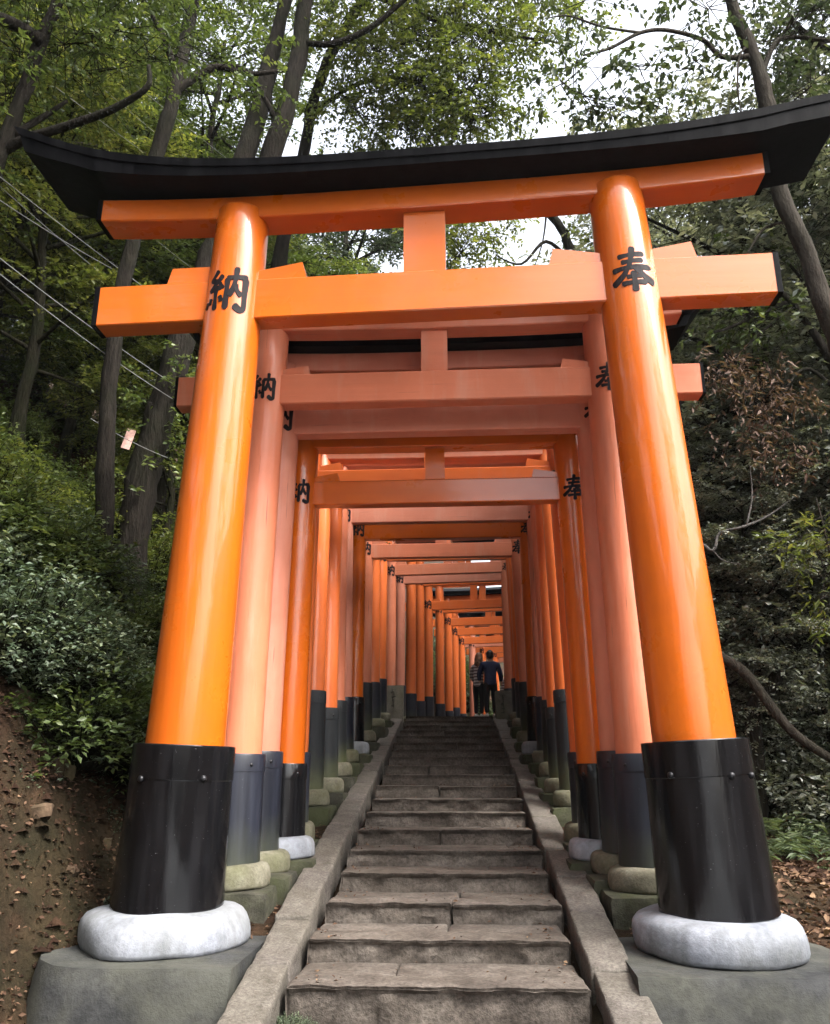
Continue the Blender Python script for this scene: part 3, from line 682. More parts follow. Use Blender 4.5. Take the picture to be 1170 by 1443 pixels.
def person(loc, H, rz, label, topm, hairm, longhair, arms, legsp=0.085, lean=0.0, build=1.0):
    """arms: per side list of (x, y, z) elbow and wrist, in fractions of the height H; the figure faces +Y"""
    o = empty('person', loc, rz); tag(o, label, 'person')
    h = H
    def P(x, y, z, r, r2=None): return (x * h, y * h, z * h, r * h * build, (r2 or r) * h * build)
    body = [P(0, 0, .53, .066, .052), P(lean * .3, 0, .62, .068, .055), P(lean * .7, 0, .73, .085, .06), P(lean, 0, .80, .07, .05), P(lean, .005, .85, .032), P(lean, .012, .90, .052, .062), P(lean, .016, .955, .05, .058)]
    ed = [(0, 1), (1, 2), (2, 3), (3, 4), (4, 5), (5, 6)]
    jack = [P(0, 0, .455, .104, .084), P(0, 0, .50, .103, .082), P(lean * .3, 0, .60, .092, .075), P(lean * .7, 0, .72, .108, .078), P(lean, 0, .80, .078, .056), P(lean, 0, .835, .04, .04)]
    je = [(0, 1), (1, 2), (2, 3), (3, 4), (4, 5)]
    for s, (el, wr) in zip((-1, 1), arms):
        n = len(body); body += [P(lean + s * .10, 0, .80, .036), P(el[0], el[1], el[2], .027), P(wr[0], wr[1], wr[2], .019), P(wr[0] * 1.0, wr[1] + .02, wr[2] - .045, .022, .013)]
        ed += [(3, n), (n, n + 1), (n + 1, n + 2), (n + 2, n + 3)]
        n = len(jack); jack += [P(lean + s * .115, 0, .785, .048), P(el[0], el[1], el[2], .038), P(wr[0], wr[1], wr[2] + .01, .03)]
        je += [(4, n), (n, n + 1), (n + 1, n + 2)]
    tr = [P(0, 0, .53, .094, .076), P(0, 0, .585, .082, .066)]; te = [(0, 1)]
    for s in (-1, 1):
        n = len(body); body += [P(s * .052, 0, .46, .046), P(s * legsp * .85, .01, .27, .036), P(s * legsp * .8, -.005, .06, .024), P(s * legsp * .85, .05, .02, .026, .018)]
        ed += [(0, n), (n, n + 1), (n + 1, n + 2), (n + 2, n + 3)]
        n = len(tr); tr += [P(s * .05, 0, .45, .062), P(s * legsp * .85, .01, .27, .046), P(s * legsp * .8, -.003, .05, .036)]
        te += [(0, n), (n, n + 1), (n + 1, n + 2)]
    link('body', skin_mesh(body, ed), SKIN, o); link('jacket', skin_mesh(jack, je), topm, o); link('trousers', skin_mesh(tr, te), TROUS, o)
    for s in (-1, 1):
        x = s * legsp * .82 * h
        MB().add(*ring_tube([(x, -.035 * h, .022 * h), (x, -.02 * h, .024 * h), (x, .03 * h, .024 * h), (x * 1.1, .075 * h, .02 * h), (x * 1.12, .095 * h, .016 * h)], [.012 * h, .026 * h, .027 * h, .024 * h, .010 * h], 12)).build('shoe', SHOEW, o, True)
    mb = MB(); mb.add(*blob((lean * h, -.006 * h, .948 * h), (.058 * h, .066 * h, .062 * h), H * 7, .12))
    if longhair:
        mb.add(*blob((lean * h, -.038 * h, .895 * h), (.062 * h, .036 * h, .085 * h), 3, .15)); mb.add(*blob((lean * h - .01, -.045 * h, .83 * h), (.058 * h, .028 * h, .07 * h), 9, .2))
        mb.add(*blob((lean * h + .045 * h, -.01 * h, .88 * h), (.022 * h, .04 * h, .085 * h), 5, .2))
    else: mb.add(*blob((lean * h, -.028 * h, .915 * h), (.054 * h, .045 * h, .05 * h), 5, .15))
    mb.build('hair', hairm, o, True)
    mb = MB()   # face: nose, brow, ears, mouth
    mb.add(*blob((lean * h, .072 * h, .925 * h), (.009 * h, .013 * h, .014 * h), 1, 0)); mb.add(*blob((lean * h, .062 * h, .898 * h), (.018 * h, .006 * h, .005 * h), 1, 0))
    for s in (-1, 1): mb.add(*blob((lean * h + s * .056 * h, 0, .925 * h), (.007 * h, .014 * h, .018 * h), 1, 0))
    mb.build('face', SKIN, o, True)
    mb = MB()
    for s in (-1, 1): mb.add(*blob((lean * h + s * .02 * h, .066 * h, .94 * h), (.008 * h, .005 * h, .005 * h), 1, 0))
    mb.build('eye', HAIRD, o, True)
    return o
person((0.905, 20.75, ZTOP), 1.60, R(12), 'person in navy hooded jacket with short dark hair, back turned', NAVY, HAIRD, False,
       [((-.17, .02, .64), (-.15, .07, .53)), ((.17, .0, .64), (.185, .05, .52))], 0.075, 0.0, 1.08)
person((0.62, 20.9, ZTOP), 1.56, R(-28), 'person with long light brown hair in striped knit top', STRIPE, HAIRB, True,
       [((-.145, .03, .64), (-.13, .10, .56)), ((.145, .04, .64), (.08, .12, .60))], 0.06, 0.02, 0.92)
person((1.66, 25.2, ZTOP), 1.58, R(170), 'person in dark and white top half hidden by the right pillars', STRIPE, HAIRD, False,
       [((-.14, .02, .64), (-.13, .06, .53)), ((.14, .02, .64), (.13, .06, .53))], 0.07)

# ------------------------------------------------------------------ foliage kit (numpy)
def nrm(a): return a / np.maximum(1e-9, np.linalg.norm(a, axis=-1, keepdims=True))
def leaf_quads(P, D, Nn, Ln, wr, fold=0.25):
    """one folded leaf (two triangles) per row"""
    D = nrm(D); Sd = nrm(np.cross(D, Nn)); Nn = np.cross(Sd, D); Ln = Ln[:, None]
    b = P; t = P + D * Ln - Nn * Ln * 0.12; mid = P + D * Ln * 0.48
    l = mid + Sd * Ln * wr + Nn * Ln * wr * fold; r = mid - Sd * Ln * wr + Nn * Ln * wr * fold
    return np.stack([b, r, t, l], 1).reshape(-1, 3)
def leaf_mesh(name, V, tint=None):
    n = len(V) // 4; me = bpy.data.meshes.new(name)
    base = (np.arange(n) * 4)[:, None]; tri = np.concatenate([base + [0, 1, 2], base + [0, 2, 3]], 1).reshape(-1).astype(np.int32)
    me.vertices.add(n * 4); me.vertices.foreach_set('co', V.astype(np.float32).ravel())
    me.loops.add(n * 6); me.loops.foreach_set('vertex_index', tri)
    me.polygons.add(n * 2); me.polygons.foreach_set('loop_start', np.arange(0, n * 6, 3, dtype=np.int32))
    a = me.attributes.new('tint', 'FLOAT', 'POINT'); a.data.foreach_set('value', np.repeat(tint.astype(np.float32), 4))
    me.update(calc_edges=True); return me
def spray_leaves(rg, O, D, length, m, Ln, droop=0.25, wr=0.24, spread=0.9, jit=0.35):
    n = len(O); t = np.linspace(0.12, 1, m)[None, :, None]
    length = length * rg.uniform(0.7, 1.3, (n, 1, 1))
    dz = np.array([0, 0, -1.0])
    P = O[:, None] + D[:, None] * length * t + dz * (droop * length * t * t)
    tan = nrm(D[:, None] + dz * 2 * droop * t)
    side = nrm(np.cross(tan, np.array([0.02, 0.01, 1.0])) + 1e-6); sg = np.where(np.arange(m) % 2, 1.0, -1.0)[None, :, None]
    LD = tan * 0.55 + side * sg * spread + rg.normal(0, jit, P.shape)
    NN = np.array([0, 0, 1.0]) + rg.normal(0, 0.45, P.shape)
    P = P + rg.normal(0, 0.02, P.shape)
    L_ = Ln * rg.uniform(0.65, 1.25, (n, m))
    V = leaf_quads(P.reshape(-1, 3), LD.reshape(-1, 3), NN.reshape(-1, 3), L_.ravel(), wr)
    tint = np.clip(np.repeat(rg.normal(0.5, 0.16, n), m) + rg.normal(0, 0.16, n * m), 0, 1)
    ends = P[:, -1]
    return V, tint, ends
def prisms(A, B, ra, rb):
    """3-sided twigs A->B"""
    d = nrm(B - A); u = nrm(np.cross(d, np.array([0.3, 0.2, 0.93]))); w_ = np.cross(d, u); out = []
    for P, r in ((A, ra), (B, rb)):
        for k in range(3):
            a = 2 * math.pi * k / 3; out.append(P + (u * math.cos(a) + w_ * math.sin(a)) * r)
    V = np.stack(out, 1).reshape(-1, 3); n = len(A); b = np.arange(n) * 6
    F = []
    for k in range(3): F.append(np.stack([b + k, b + (k + 1) % 3, b + 3 + (k + 1) % 3, b + 3 + k], 1))
    return V, np.concatenate(F)
def smooth_line(pts, radii, sub=5, wob=0.0, seed=0):
    pts = [Vector(p) for p in pts]; op = []; orr = []
    for i in range(len(pts) - 1):
        p0 = pts[max(0, i - 1)]; p1 = pts[i]; p2 = pts[i + 1]; p3 = pts[min(len(pts) - 1, i + 2)]
        for s in range(sub):
            t = s / sub
            q = 0.5 * ((2 * p1) + (p2 - p0) * t + (2 * p0 - 5 * p1 + 4 * p2 - p3) * t * t + (3 * p1 - p0 - 3 * p2 + p3) * t ** 3)
            if wob: q += Vector((mnoise.noise((q.x * 2, q.z * 2, seed)), mnoise.noise((q.y * 2, q.z * 2, seed + 9)), mnoise.noise((q.x * 2, q.y * 2, seed + 5)))) * wob
            op.append(q); orr.append(radii[i] + (radii[i + 1] - radii[i]) * t)
    op.append(pts[-1]); orr.append(radii[-1]); return op, orr
def wood_mesh(name, lines, twigs, segs=9, wob=0.03):
    """lines: [(pts, radii)]; twigs: (A, B, ra, rb) arrays -> one mesh of trunk, limbs and twigs"""
    mb = MB()
    for i, (p, r) in enumerate(lines):
        op, orr = smooth_line(p, r, 5, wob * min(1, max(r) * 8), i * 3.7)
        v, f = ring_tube(op, orr, segs if max(r) > 0.05 else 5)
        if max(r) > 0.07:   # knots and furrows
            v = [q + Vector((mnoise.noise(q * 5), mnoise.noise(q * 5 + Vector((9, 0, 0))), 0)) * max(r) * 0.18 for q in map(Vector, v)]
        mb.add(v, f)
    for (A, B, ra, rb) in twigs:
        V, F = prisms(A, B, ra, rb); mb.add(V.tolist(), F.tolist())
    me = bpy.data.meshes.new(name); me.from_pydata(mb.v, [], mb.f); me.update()
    me.polygons.foreach_set('use_smooth', [True] * len(me.polygons)); return me

def make_tree(seed, H, spread, crown_from, nlimb, nsub, nspr, m, Ln, trunk_r, lean=(0, 0), droop=0.25, wr=0.24):
    """generic evergreen broadleaf: returns (wood mesh, leaf mesh)"""
    rg = np.random.default_rng(seed); r_ = random.Random(seed)
    tp = [Vector((0, 0, -0.4))]
    for i in range(1, 7):
        z = H * 0.93 * i / 6; tp.append(Vector((lean[0] * z + r_.uniform(-.25, .25) * i / 4, lean[1] * z + r_.uniform(-.25, .25) * i / 4, z)))
    lines = [(tp, [trunk_r * (1.25 if i == 0 else 1 - 0.13 * i) for i in range(7)])]
    O, D, TA, TB = [], [], [], []
    for i in range(nlimb):
        u = crown_from + (1 - crown_from) * (i + r_.random() * 0.8) / nlimb
        k = min(5, int(u * 6)); q = tp[k].lerp(tp[k + 1], u * 6 - k) if k < 6 else tp[6]
        a = i * 2.4 + r_.uniform(-.5, .5); prof = math.sin(math.pi * min(1, 0.22 + 0.72 * (u - crown_from) / (1 - crown_from + 1e-6))) ** 0.7
        ln = spread * prof * r_.uniform(0.7, 1.15); up = r_.uniform(0.15, 0.6)
        dr = Vector((math.cos(a), math.sin(a), up)).normalized()
        pts = [q, q + dr * ln * .35 + Vector((0, 0, .05)), q + dr * ln * .7 + Vector((r_.uniform(-.2, .2), r_.uniform(-.2, .2), r_.uniform(-.1, .2))), q + dr * ln + Vector((r_.uniform(-.3, .3), r_.uniform(-.3, .3), r_.uniform(-.35, .2)))]
        rr = trunk_r * 0.34 * (0.5 + 0.5 * prof)
        lines.append((pts, [rr, rr * .7, rr * .45, rr * .18]))
        for j in range(nsub):
            t = 0.35 + 0.65 * (j + r_.random()) / nsub; kk = min(2, int(t * 3)); s = pts[kk].lerp(pts[kk + 1], t * 3 - kk)
            b = a + r_.uniform(-1.5, 1.5); sd_ = Vector((math.cos(b), math.sin(b), r_.uniform(-.25, .6))).normalized(); sl = spread * r_.uniform(.16, .36)
            e = s + sd_ * sl; TA.append(s); TB.append(e)
            for _ in range(nspr):
                tt = r_.uniform(.3, 1.0); c = b + r_.uniform(-1.6, 1.6)
                O.append(s.lerp(e, tt)); D.append(Vector((math.cos(c), math.sin(c), r_.uniform(-.35, .5))).normalized())
    O = np.array(O); D = np.array(D)
    V, tint, ends = spray_leaves(rg, O, D, Ln * 5.0, m, Ln, droop, wr)
    wood = wood_mesh('trunk', lines, [(np.array(TA), np.array(TB), trunk_r * .06, trunk_r * .03), (O, ends, 0.006, 0.003)])
    return wood, leaf_mesh('crown', V, tint)
def place_tree(protos, i, loc, s, rz, leafm, barkm, label, group, name='broadleaf_tree'):
    wood, leaf = protos[i % len(protos)]
    o = empty(name, loc, rz); o.scale = (s, s, s); tag(o, label, 'tree', group)
    a = bpy.data.objects.new('trunk', wood); b = bpy.data.objects.new('crown', leaf)
    for ob, mt in ((a, barkm), (b, leafm)):
        COL.objects.link(ob); ob.parent = o
        if not ob.data.materials: ob.data.materials.append(mt)
        ob.material_slots[0].link = 'OBJECT'; ob.material_slots[0].material = mt
    return o
TREES = [make_tree(11, 11, 3.3, 0.26, 28, 9, 8, 13, 0.125, 0.17), make_tree(12, 12, 2.9, 0.18, 30, 9, 8, 13, 0.115, 0.15, (0.05, 0.02)),
         make_tree(13, 9, 3.2, 0.08, 28, 9, 8, 14, 0.115, 0.13, (-0.04, 0.03)), make_tree(14, 13, 3.8, 0.30, 30, 10, 8, 13, 0.135, 0.20, (0.02, -0.05))]
def gz(x, y): return ground_h(x, y)
rt_ = random.Random(21)
LG, RG, CG = 'trees in the wood on the left hillside', 'trees in the wood right of the gates', 'trees rising behind the row of gates'
LL = 'leafy evergreen tree in the dense wood on the left hillside'
RL = 'greyish leafed tree in the dense wood right of the gates'
CL = 'tall leafy tree rising behind the row of gates'
k = 0
for (x, y, s, lm) in [(-6.6, 11.5, .75, LEAF_BRIGHT), (-8.4, 9.6, .8, LEAF_BRIGHT), (-7.4, 14.5, .9, LEAF_MID), (-5.6, 17.5, .8, LEAF_BRIGHT), (-10.5, 13, .95, LEAF_MID), (-9, 18.5, 1, LEAF_MID), (-6.8, 22, .95, LEAF_BRIGHT),
                      (-12.5, 18, 1.05, LEAF_DARK), (-10.5, 24, 1.1, LEAF_MID), (-7, 28, 1.05, LEAF_MID), (-14.5, 25, 1.1, LEAF_DARK), (-10, 33, 1.15, LEAF_MID), (-17, 20, 1.2, LEAF_DARK), (-15, 34, 1.2, LEAF_DARK), (-5.2, 14.2, .62, LEAF_BRIGHT), (-7.9, 12.4, .6, LEAF_BRIGHT), (-9.4, 11.2, .9, LEAF_DARK), (-11.8, 15.2, 1.0, LEAF_MID), (-8.0, 16.3, .8, LEAF_DARK), (-13.5, 21.5, 1.15, LEAF_MID)]:
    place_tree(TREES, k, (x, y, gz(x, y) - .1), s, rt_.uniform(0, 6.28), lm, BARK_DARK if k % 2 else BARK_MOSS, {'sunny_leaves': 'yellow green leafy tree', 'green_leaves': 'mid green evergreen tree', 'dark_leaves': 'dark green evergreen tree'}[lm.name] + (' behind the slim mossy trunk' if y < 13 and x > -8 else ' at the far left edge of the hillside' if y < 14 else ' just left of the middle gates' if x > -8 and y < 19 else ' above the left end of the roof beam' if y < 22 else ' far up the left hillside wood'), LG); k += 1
for (x, y, s, lm) in [(3.45, 11.9, .36, LEAF_GREY), (4.15, 11.5, .40, LEAF_GREY), (4.95, 11.4, .44, LEAF_GREY), (5.7, 11.2, .46, LEAF_GREY), (3.7, 12.9, .52, LEAF_GREY), (5.2, 12.6, .60, LEAF_GREY), (4.5, 12.2, .40, LEAF_GREY), (5.5, 11.9, .46, LEAF_GREY), (5.0, 13.9, .5, LEAF_GREY), (6.4, 13.4, .55, LEAF_GREY), (4.2, 14.2, .42, LEAF_GREY), (5.4, 13.5, 0.92, LEAF_GREY), (7.2, 12, 1.02, LEAF_GREY), (6.2, 17.5, 1.09, LEAF_GREY), (9.3, 15.5, 1.22, LEAF_GREY), (6.6, 21, 1.09, LEAF_GREY), (8.2, 21.5, 1.28, LEAF_GREY), (11.8, 19.5, 1.05, LEAF_DARK),
                      (8.4, 27, 1.28, LEAF_GREY), (10.5, 27, 1.1, LEAF_GREY), (14.5, 25, 1.15, LEAF_DARK), (13.5, 33, 1.2, LEAF_GREY), (18, 30, 1.2, LEAF_DARK), (12, 34, 1.1, LEAF_GREY), (4.7, 16.2, 0.79, LEAF_GREY), (7.4, 15.2, 1.02, LEAF_GREY), (9.2, 18.2, 1.0, LEAF_GREY), (8.2, 24, 1.05, LEAF_GREY), (12, 23, 1.15, LEAF_GREY), (10.2, 30.5, 1.25, LEAF_GREY)]:
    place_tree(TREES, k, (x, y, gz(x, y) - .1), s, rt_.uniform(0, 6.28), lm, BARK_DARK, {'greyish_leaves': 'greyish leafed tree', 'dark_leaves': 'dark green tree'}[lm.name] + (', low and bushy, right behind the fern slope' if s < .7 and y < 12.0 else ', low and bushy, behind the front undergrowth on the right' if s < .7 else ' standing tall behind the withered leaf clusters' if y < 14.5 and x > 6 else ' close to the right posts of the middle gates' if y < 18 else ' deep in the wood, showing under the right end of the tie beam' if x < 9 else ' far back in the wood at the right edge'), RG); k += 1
for (x, y, s, lm) in [(-4.2, 19.5, 1.2, LEAF_MID), (-4.4, 27, 1.35, LEAF_DARK), (-6.5, 33, 1.45, LEAF_BRIGHT), (-6.2, 16.2, 1.15, LEAF_MID)]:
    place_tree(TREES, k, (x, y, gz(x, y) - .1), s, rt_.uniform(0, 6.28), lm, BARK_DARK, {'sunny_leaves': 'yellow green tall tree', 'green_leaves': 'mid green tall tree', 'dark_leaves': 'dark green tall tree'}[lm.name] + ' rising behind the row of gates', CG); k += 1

for (x, y, s) in [(-4.5, -6, 1.0), (-8, -3, 1.1), (-3.5, -14, 1.2), (-6.5, 2.5, .9), (-10, 4, 1.1), (10.5, -2.5, 1.0), (-6, -11, 1.2), (-3.6, -8.5, 1.6)]:  # out of view, added to shape reflections in the lacquered pillars and beams
    place_tree(TREES, k, (x, y, gz(x, y) - .1), s, rt_.uniform(0, 6.28), LEAF_MID, BARK_DARK, 'unseen evergreen tree added around the start of the stairs for reflections', 'unseen trees added for reflections'); k += 1

# ------------------------------------------------------------------ trees one can tell apart
def hero(name, label, lines, boughs, leafm, barkm, seed, per=60, m=15, Ln=0.095, rad=0.55, length=0.42, droop=0.3, wr=0.25, cat='tree', updown=(-.5, .35)):
    """lines: wood polylines; boughs: polylines along which leaf sprays grow, per = sprays per metre"""
    rg = np.random.default_rng(seed); r_ = random.Random(seed)
    base = Vector(lines[0][0][0]); o = empty(name, base); tag(o, label, cat)
    O, D, A = [], [], []
    for b in boughs:
        pts, dens, rd = b if len(b) == 3 else (*b, rad)
        pts = [Vector(p) for p in pts]
        for i in range(len(pts) - 1):
            n = max(1, int((pts[i + 1] - pts[i]).length * per * dens))
            for _ in range(n):
                c = pts[i].lerp(pts[i + 1], r_.random()); off = Vector((r_.gauss(0, 1), r_.gauss(0, 1), r_.gauss(-.15, .75))) * rd * 0.55
                if r_.random() < .8: A.append((c - base, c + off - base))
                O.append(c + off - base); dd = off.normalized() + Vector((r_.uniform(-.7, .7), r_.uniform(-.7, .7), r_.uniform(*updown))); D.append(dd.normalized())
    tw = []
    if O:
        V, tint, ends = spray_leaves(rg, np.array(O), np.array(D), length, m, Ln, droop, wr)
        tw = [(np.array(O), ends, 0.0045, 0.0022), (np.array([a for a, _ in A]), np.array([b for _, b in A]), 0.008, 0.0045)]
    loc = [([Vector(p) - base for p in ps], rs) for ps, rs in lines]
    link('trunk', wood_mesh('trunk', loc, tw, 12), barkm, o)
    if O: link('crown', leaf_mesh('crown', V, tint), leafm, o)
    return o
A_ = lambda x, y, d: tuple(at(x, y, d))
def on_ground(x, y): return (x, y, gz(x, y) - 0.25)
# left: slim mossy trunk
p = at(150, 800, 9.6)
hero('slim_tree', 'slim mossy tree trunk rising left of the foremost gate', [([on_ground(p[0], 9.6), A_(148, 720, 9.6), A_(150, 600, 9.6), A_(160, 480, 9.6), A_(186, 345, 9.6), A_(218, 230, 9.7), A_(245, 130, 9.8), A_(268, 20, 9.9), A_(280, -90, 10)], [.14, .115, .11, .10, .10, .105, .10, .095, .085]),
      ([A_(245, 130, 9.8), A_(300, 96, 10), A_(350, 104, 10.2), A_(405, 98, 10.4)], [.06, .055, .04, .025]), ([A_(250, 110, 9.8), A_(225, 40, 9.7), A_(180, -30, 9.6)], [.06, .045, .03])],
     [([A_(280, -40, 10), A_(340, -20, 10)], .8), ([A_(200, 20, 9.7), A_(150, -30, 9.6)], .9), ([A_(300, 96, 10), A_(400, 98, 10.4)], .25)], LEAF_MID, BARK_DARK, 31, Ln=.10)
# left: thick leaning trunk forking above the gate
hero('leaning_tree', 'thick dark leaning tree that forks above the black roof beam', [([(at(172, 830, 11.2)[0], 11.2, gz(at(172, 830, 11.2)[0], 11.2) - .3), A_(182, 780, 11.2), A_(200, 680, 11.2), A_(222, 600, 11.2), A_(250, 500, 11.3), A_(290, 380, 11.5), A_(318, 310, 11.6)], [.28, .25, .23, .215, .205, .19, .18]),
      ([A_(312, 325, 11.6), A_(335, 250, 11.7), A_(362, 170, 11.8), A_(378, 100, 11.9), A_(398, 20, 12), A_(408, -60, 12)], [.2, .18, .165, .15, .13, .12]), ([A_(318, 310, 11.6), A_(362, 260, 11.7), A_(392, 190, 11.6), A_(412, 120, 11.6), A_(425, 40, 11.6), A_(440, -60, 11.6)], [.19, .17, .165, .15, .14, .12]),
      ([A_(425, 60, 11.6), A_(470, 62, 11.5), A_(520, 40, 11.4), A_(570, 0, 11.3), A_(620, -50, 11.2)], [.05, .055, .05, .04, .025]), ([A_(395, 180, 11.6), A_(350, 104, 11.4), A_(310, 95, 11.3), A_(265, 120, 11.2)], [.05, .05, .045, .03])],
     [([A_(195, 700, 11.1), A_(225, 590, 11.1), A_(255, 500, 11.2)], .35, .32), ([A_(440, -20, 11.5), A_(560, -30, 11.3), A_(640, -50, 11.2)], .5), ([A_(380, 0, 12), A_(330, -40, 12)], .7), ([A_(310, 60, 11.3), A_(270, 110, 11.2)], .3)], LEAF_MID, BARK_DARK, 32)
# middle: crown hanging in from above
hb = [([A_(440, -40, 12.5), A_(560, -30, 12.5), A_(680, -30, 12.5), A_(800, -50, 12.6)], 1.6, .9), ([A_(455, 60, 12.6), A_(540, 70, 12.5), A_(640, 40, 12.4), A_(720, 40, 12.4)], 1.5, .8),
      ([A_(560, 120, 12.6), A_(620, 130, 12.5), A_(680, 120, 12.4)], 2.0, .7), ([A_(640, 180, 12.6), A_(700, 150, 12.5)], 1.6, .55), ([A_(480, 130, 12.8), A_(520, 170, 12.8), A_(600, 190, 12.8)], 1.0, .6), ([A_(720, 80, 12.3), A_(800, 40, 12.2)], .7, .5)]
hero('bright_canopy_tree', 'tree with bright yellow green canopy over the middle of the black roof beam',
     [([on_ground(-3.9, 14.5), (-3.7, 14.5, 6), A_(392, 380, 14), A_(425, 230, 13.6), A_(452, 110, 13.2), A_(520, -10, 12.8), A_(600, -80, 12.6)], [.2, .18, .15, .12, .1, .09, .07]), ([A_(440, 160, 13.3), A_(500, 120, 13), A_(570, 110, 12.7), A_(660, 130, 12.5)], [.045, .04, .03, .015]), ([A_(520, -10, 12.8), A_(620, 30, 12.5), A_(720, 50, 12.4), A_(790, 60, 12.3)], [.06, .05, .03, .012])],
     hb, LEAF_BRIGHT, BARK_DARK, 33, per=75, Ln=.105, length=.5, droop=.45)
hero('arching_tree', 'light green tree arching over the path, seen through the gap right of the middle strut',
     [([on_ground(3.6, 17.5), (3.5, 17.5, 7), A_(812, 420, 17.4), A_(800, 340, 17.3), A_(770, 300, 17.2), A_(700, 270, 17)], [.17, .15, .13, .11, .09, .05]), ([A_(806, 370, 17.4), A_(770, 340, 17.2), A_(735, 372, 17), A_(700, 360, 16.9)], [.05, .045, .03, .012]), ([A_(770, 300, 17.2), A_(765, 340, 17.2), A_(752, 380, 17.1)], [.03, .02, .01])],
     [([A_(700, 330, 17), A_(655, 340, 16.9), A_(640, 370, 16.9)], 1.6, .6), ([A_(690, 290, 17), A_(640, 300, 17), A_(600, 330, 17)], 1.2, .6), ([A_(820, 330, 17.4), A_(860, 370, 17.5), A_(850, 300, 17.4)], .7, .6)], LEAF_BRIGHT, BARK_DARK, 44, per=40, Ln=.12, length=.5)
# top left corner
hero('corner_tree', 'dark tree reaching in from the top left corner with a bare grey limb',
     [([on_ground(-5.9, 8.4), (-5.7, 8.4, 5.5), A_(-40, 330, 8.4), A_(0, 220, 8.3), A_(45, 100, 8.2), A_(80, 0, 8.1), A_(110, -80, 8)], [.16, .14, .12, .10, .085, .075, .06]),
      ([A_(8, 210, 8.3), A_(48, 192, 8.2), A_(110, 172, 8.1), A_(165, 150, 8.0), A_(208, 122, 7.9), A_(210, 92, 7.9)], [.07, .058, .052, .045, .036, .022]), ([A_(20, 190, 8.3), A_(60, 165, 8.4), A_(95, 142, 8.4)], [.05, .04, .02]), ([A_(60, 60, 8.1), A_(10, 30, 8), A_(-40, 10, 8)], [.09, .08, .06])],
     [([A_(-20, -20, 8.2), A_(120, -40, 8.2), A_(260, -40, 8.3)], 1.3), ([A_(-20, 90, 8.3), A_(60, 70, 8.3), A_(170, 40, 8.4)], 1.0), ([A_(100, 110, 8.8), A_(180, 90, 8.8), A_(260, 60, 9)], .6), ([A_(-30, 180, 8.4), A_(20, 130, 8.4)], .9), ([A_(-30, 240, 8.6), A_(10, 260, 8.6)], .8, .4)], LEAF_MID, BARK_DARK, 34, Ln=.085, length=.36)
# right: bent slender tree
hero('bent_tree', 'slender bent tree crossing behind the right tip of the roof beam',
     [([on_ground(5.3, 8.9), (5.25, 8.9, 3), A_(1215, 560, 8.8), A_(1170, 455, 8.8), A_(1138, 360, 8.8), A_(1104, 285, 8.8), A_(1090, 200, 8.8), A_(1080, 135, 8.8), A_(1055, 65, 8.8), A_(1030, 0, 8.8), A_(1010, -70, 8.8)], [.14, .125, .115, .11, .105, .10, .098, .095, .085, .075, .06]),
      ([A_(1064, 78, 8.8), A_(1018, 80, 8.7), A_(990, 56, 8.6), A_(940, 42, 8.5), A_(903, 46, 8.4), A_(860, 68, 8.3), A_(822, 78, 8.2)], [.04, .035, .03, .027, .024, .02, .012]), ([A_(903, 46, 8.4), A_(850, 38, 8.2), A_(800, 22, 8.1), A_(770, 26, 8)], [.02, .016, .012, .006]),
      ([A_(1074, 105, 8.8), A_(1092, 62, 8.9), A_(1120, 52, 9), A_(1170, 58, 9)], [.04, .035, .03, .025]), ([A_(1058, 60, 8.8), A_(1042, 80, 8.7), A_(1040, 130, 8.6), A_(1047, 165, 8.5)], [.016, .014, .012, .006]),
      ([A_(1118, 310, 8.8), A_(1080, 320, 8.9), A_(1060, 345, 8.9), A_(1030, 400, 9)], [.02, .016, .012, .006])],
     [([A_(990, 56, 8.6), A_(1000, 10, 8.6), A_(970, -30, 8.6)], .9, .4), ([A_(960, 50, 8.5), A_(980, 90, 8.5), A_(960, 130, 8.5)], .8, .3), ([A_(870, 100, 8.3), A_(930, 90, 8.4)], .8, .3), ([A_(820, 80, 8.2), A_(790, 120, 8.2), A_(850, 150, 8.2), A_(940, 150, 8.3)], 1.0, .33), ([A_(800, 20, 8.1), A_(850, -20, 8.1)], .6, .3), ([A_(1092, 62, 8.9), A_(1130, 20, 9), A_(1180, 0, 9)], 1.5, .4), ([A_(1110, 150, 9), A_(1150, 110, 9)], 1.2, .3)],
     LEAF_DARK, BARK_GREY, 35, per=30, m=10, Ln=.105, length=.34, wr=.27, droop=.5)
hero('dark_corner_tree', 'dense dark tree filling the top right corner behind the bent tree',
     [([on_ground(7.4, 10.5), (7.3, 10.5, 6), A_(1230, 100, 10.5), A_(1150, -60, 10.4)], [.24, .2, .15, .1]), ([A_(1230, 100, 10.5), A_(1150, 60, 10.2), A_(1110, 20, 10)], [.08, .06, .03])],
     [([A_(1060, -40, 10), A_(1180, -20, 10.2)], 1.4), ([A_(1120, 40, 10.1), A_(1190, 60, 10.3)], 1.6, .45), ([A_(1140, 130, 10.3), A_(1200, 200, 10.4)], 1.3, .4), ([A_(1130, 300, 10.5), A_(1190, 280, 10.5)], 1.2, .4)], LEAF_DARK, BARK_DARK, 36, Ln=.10)
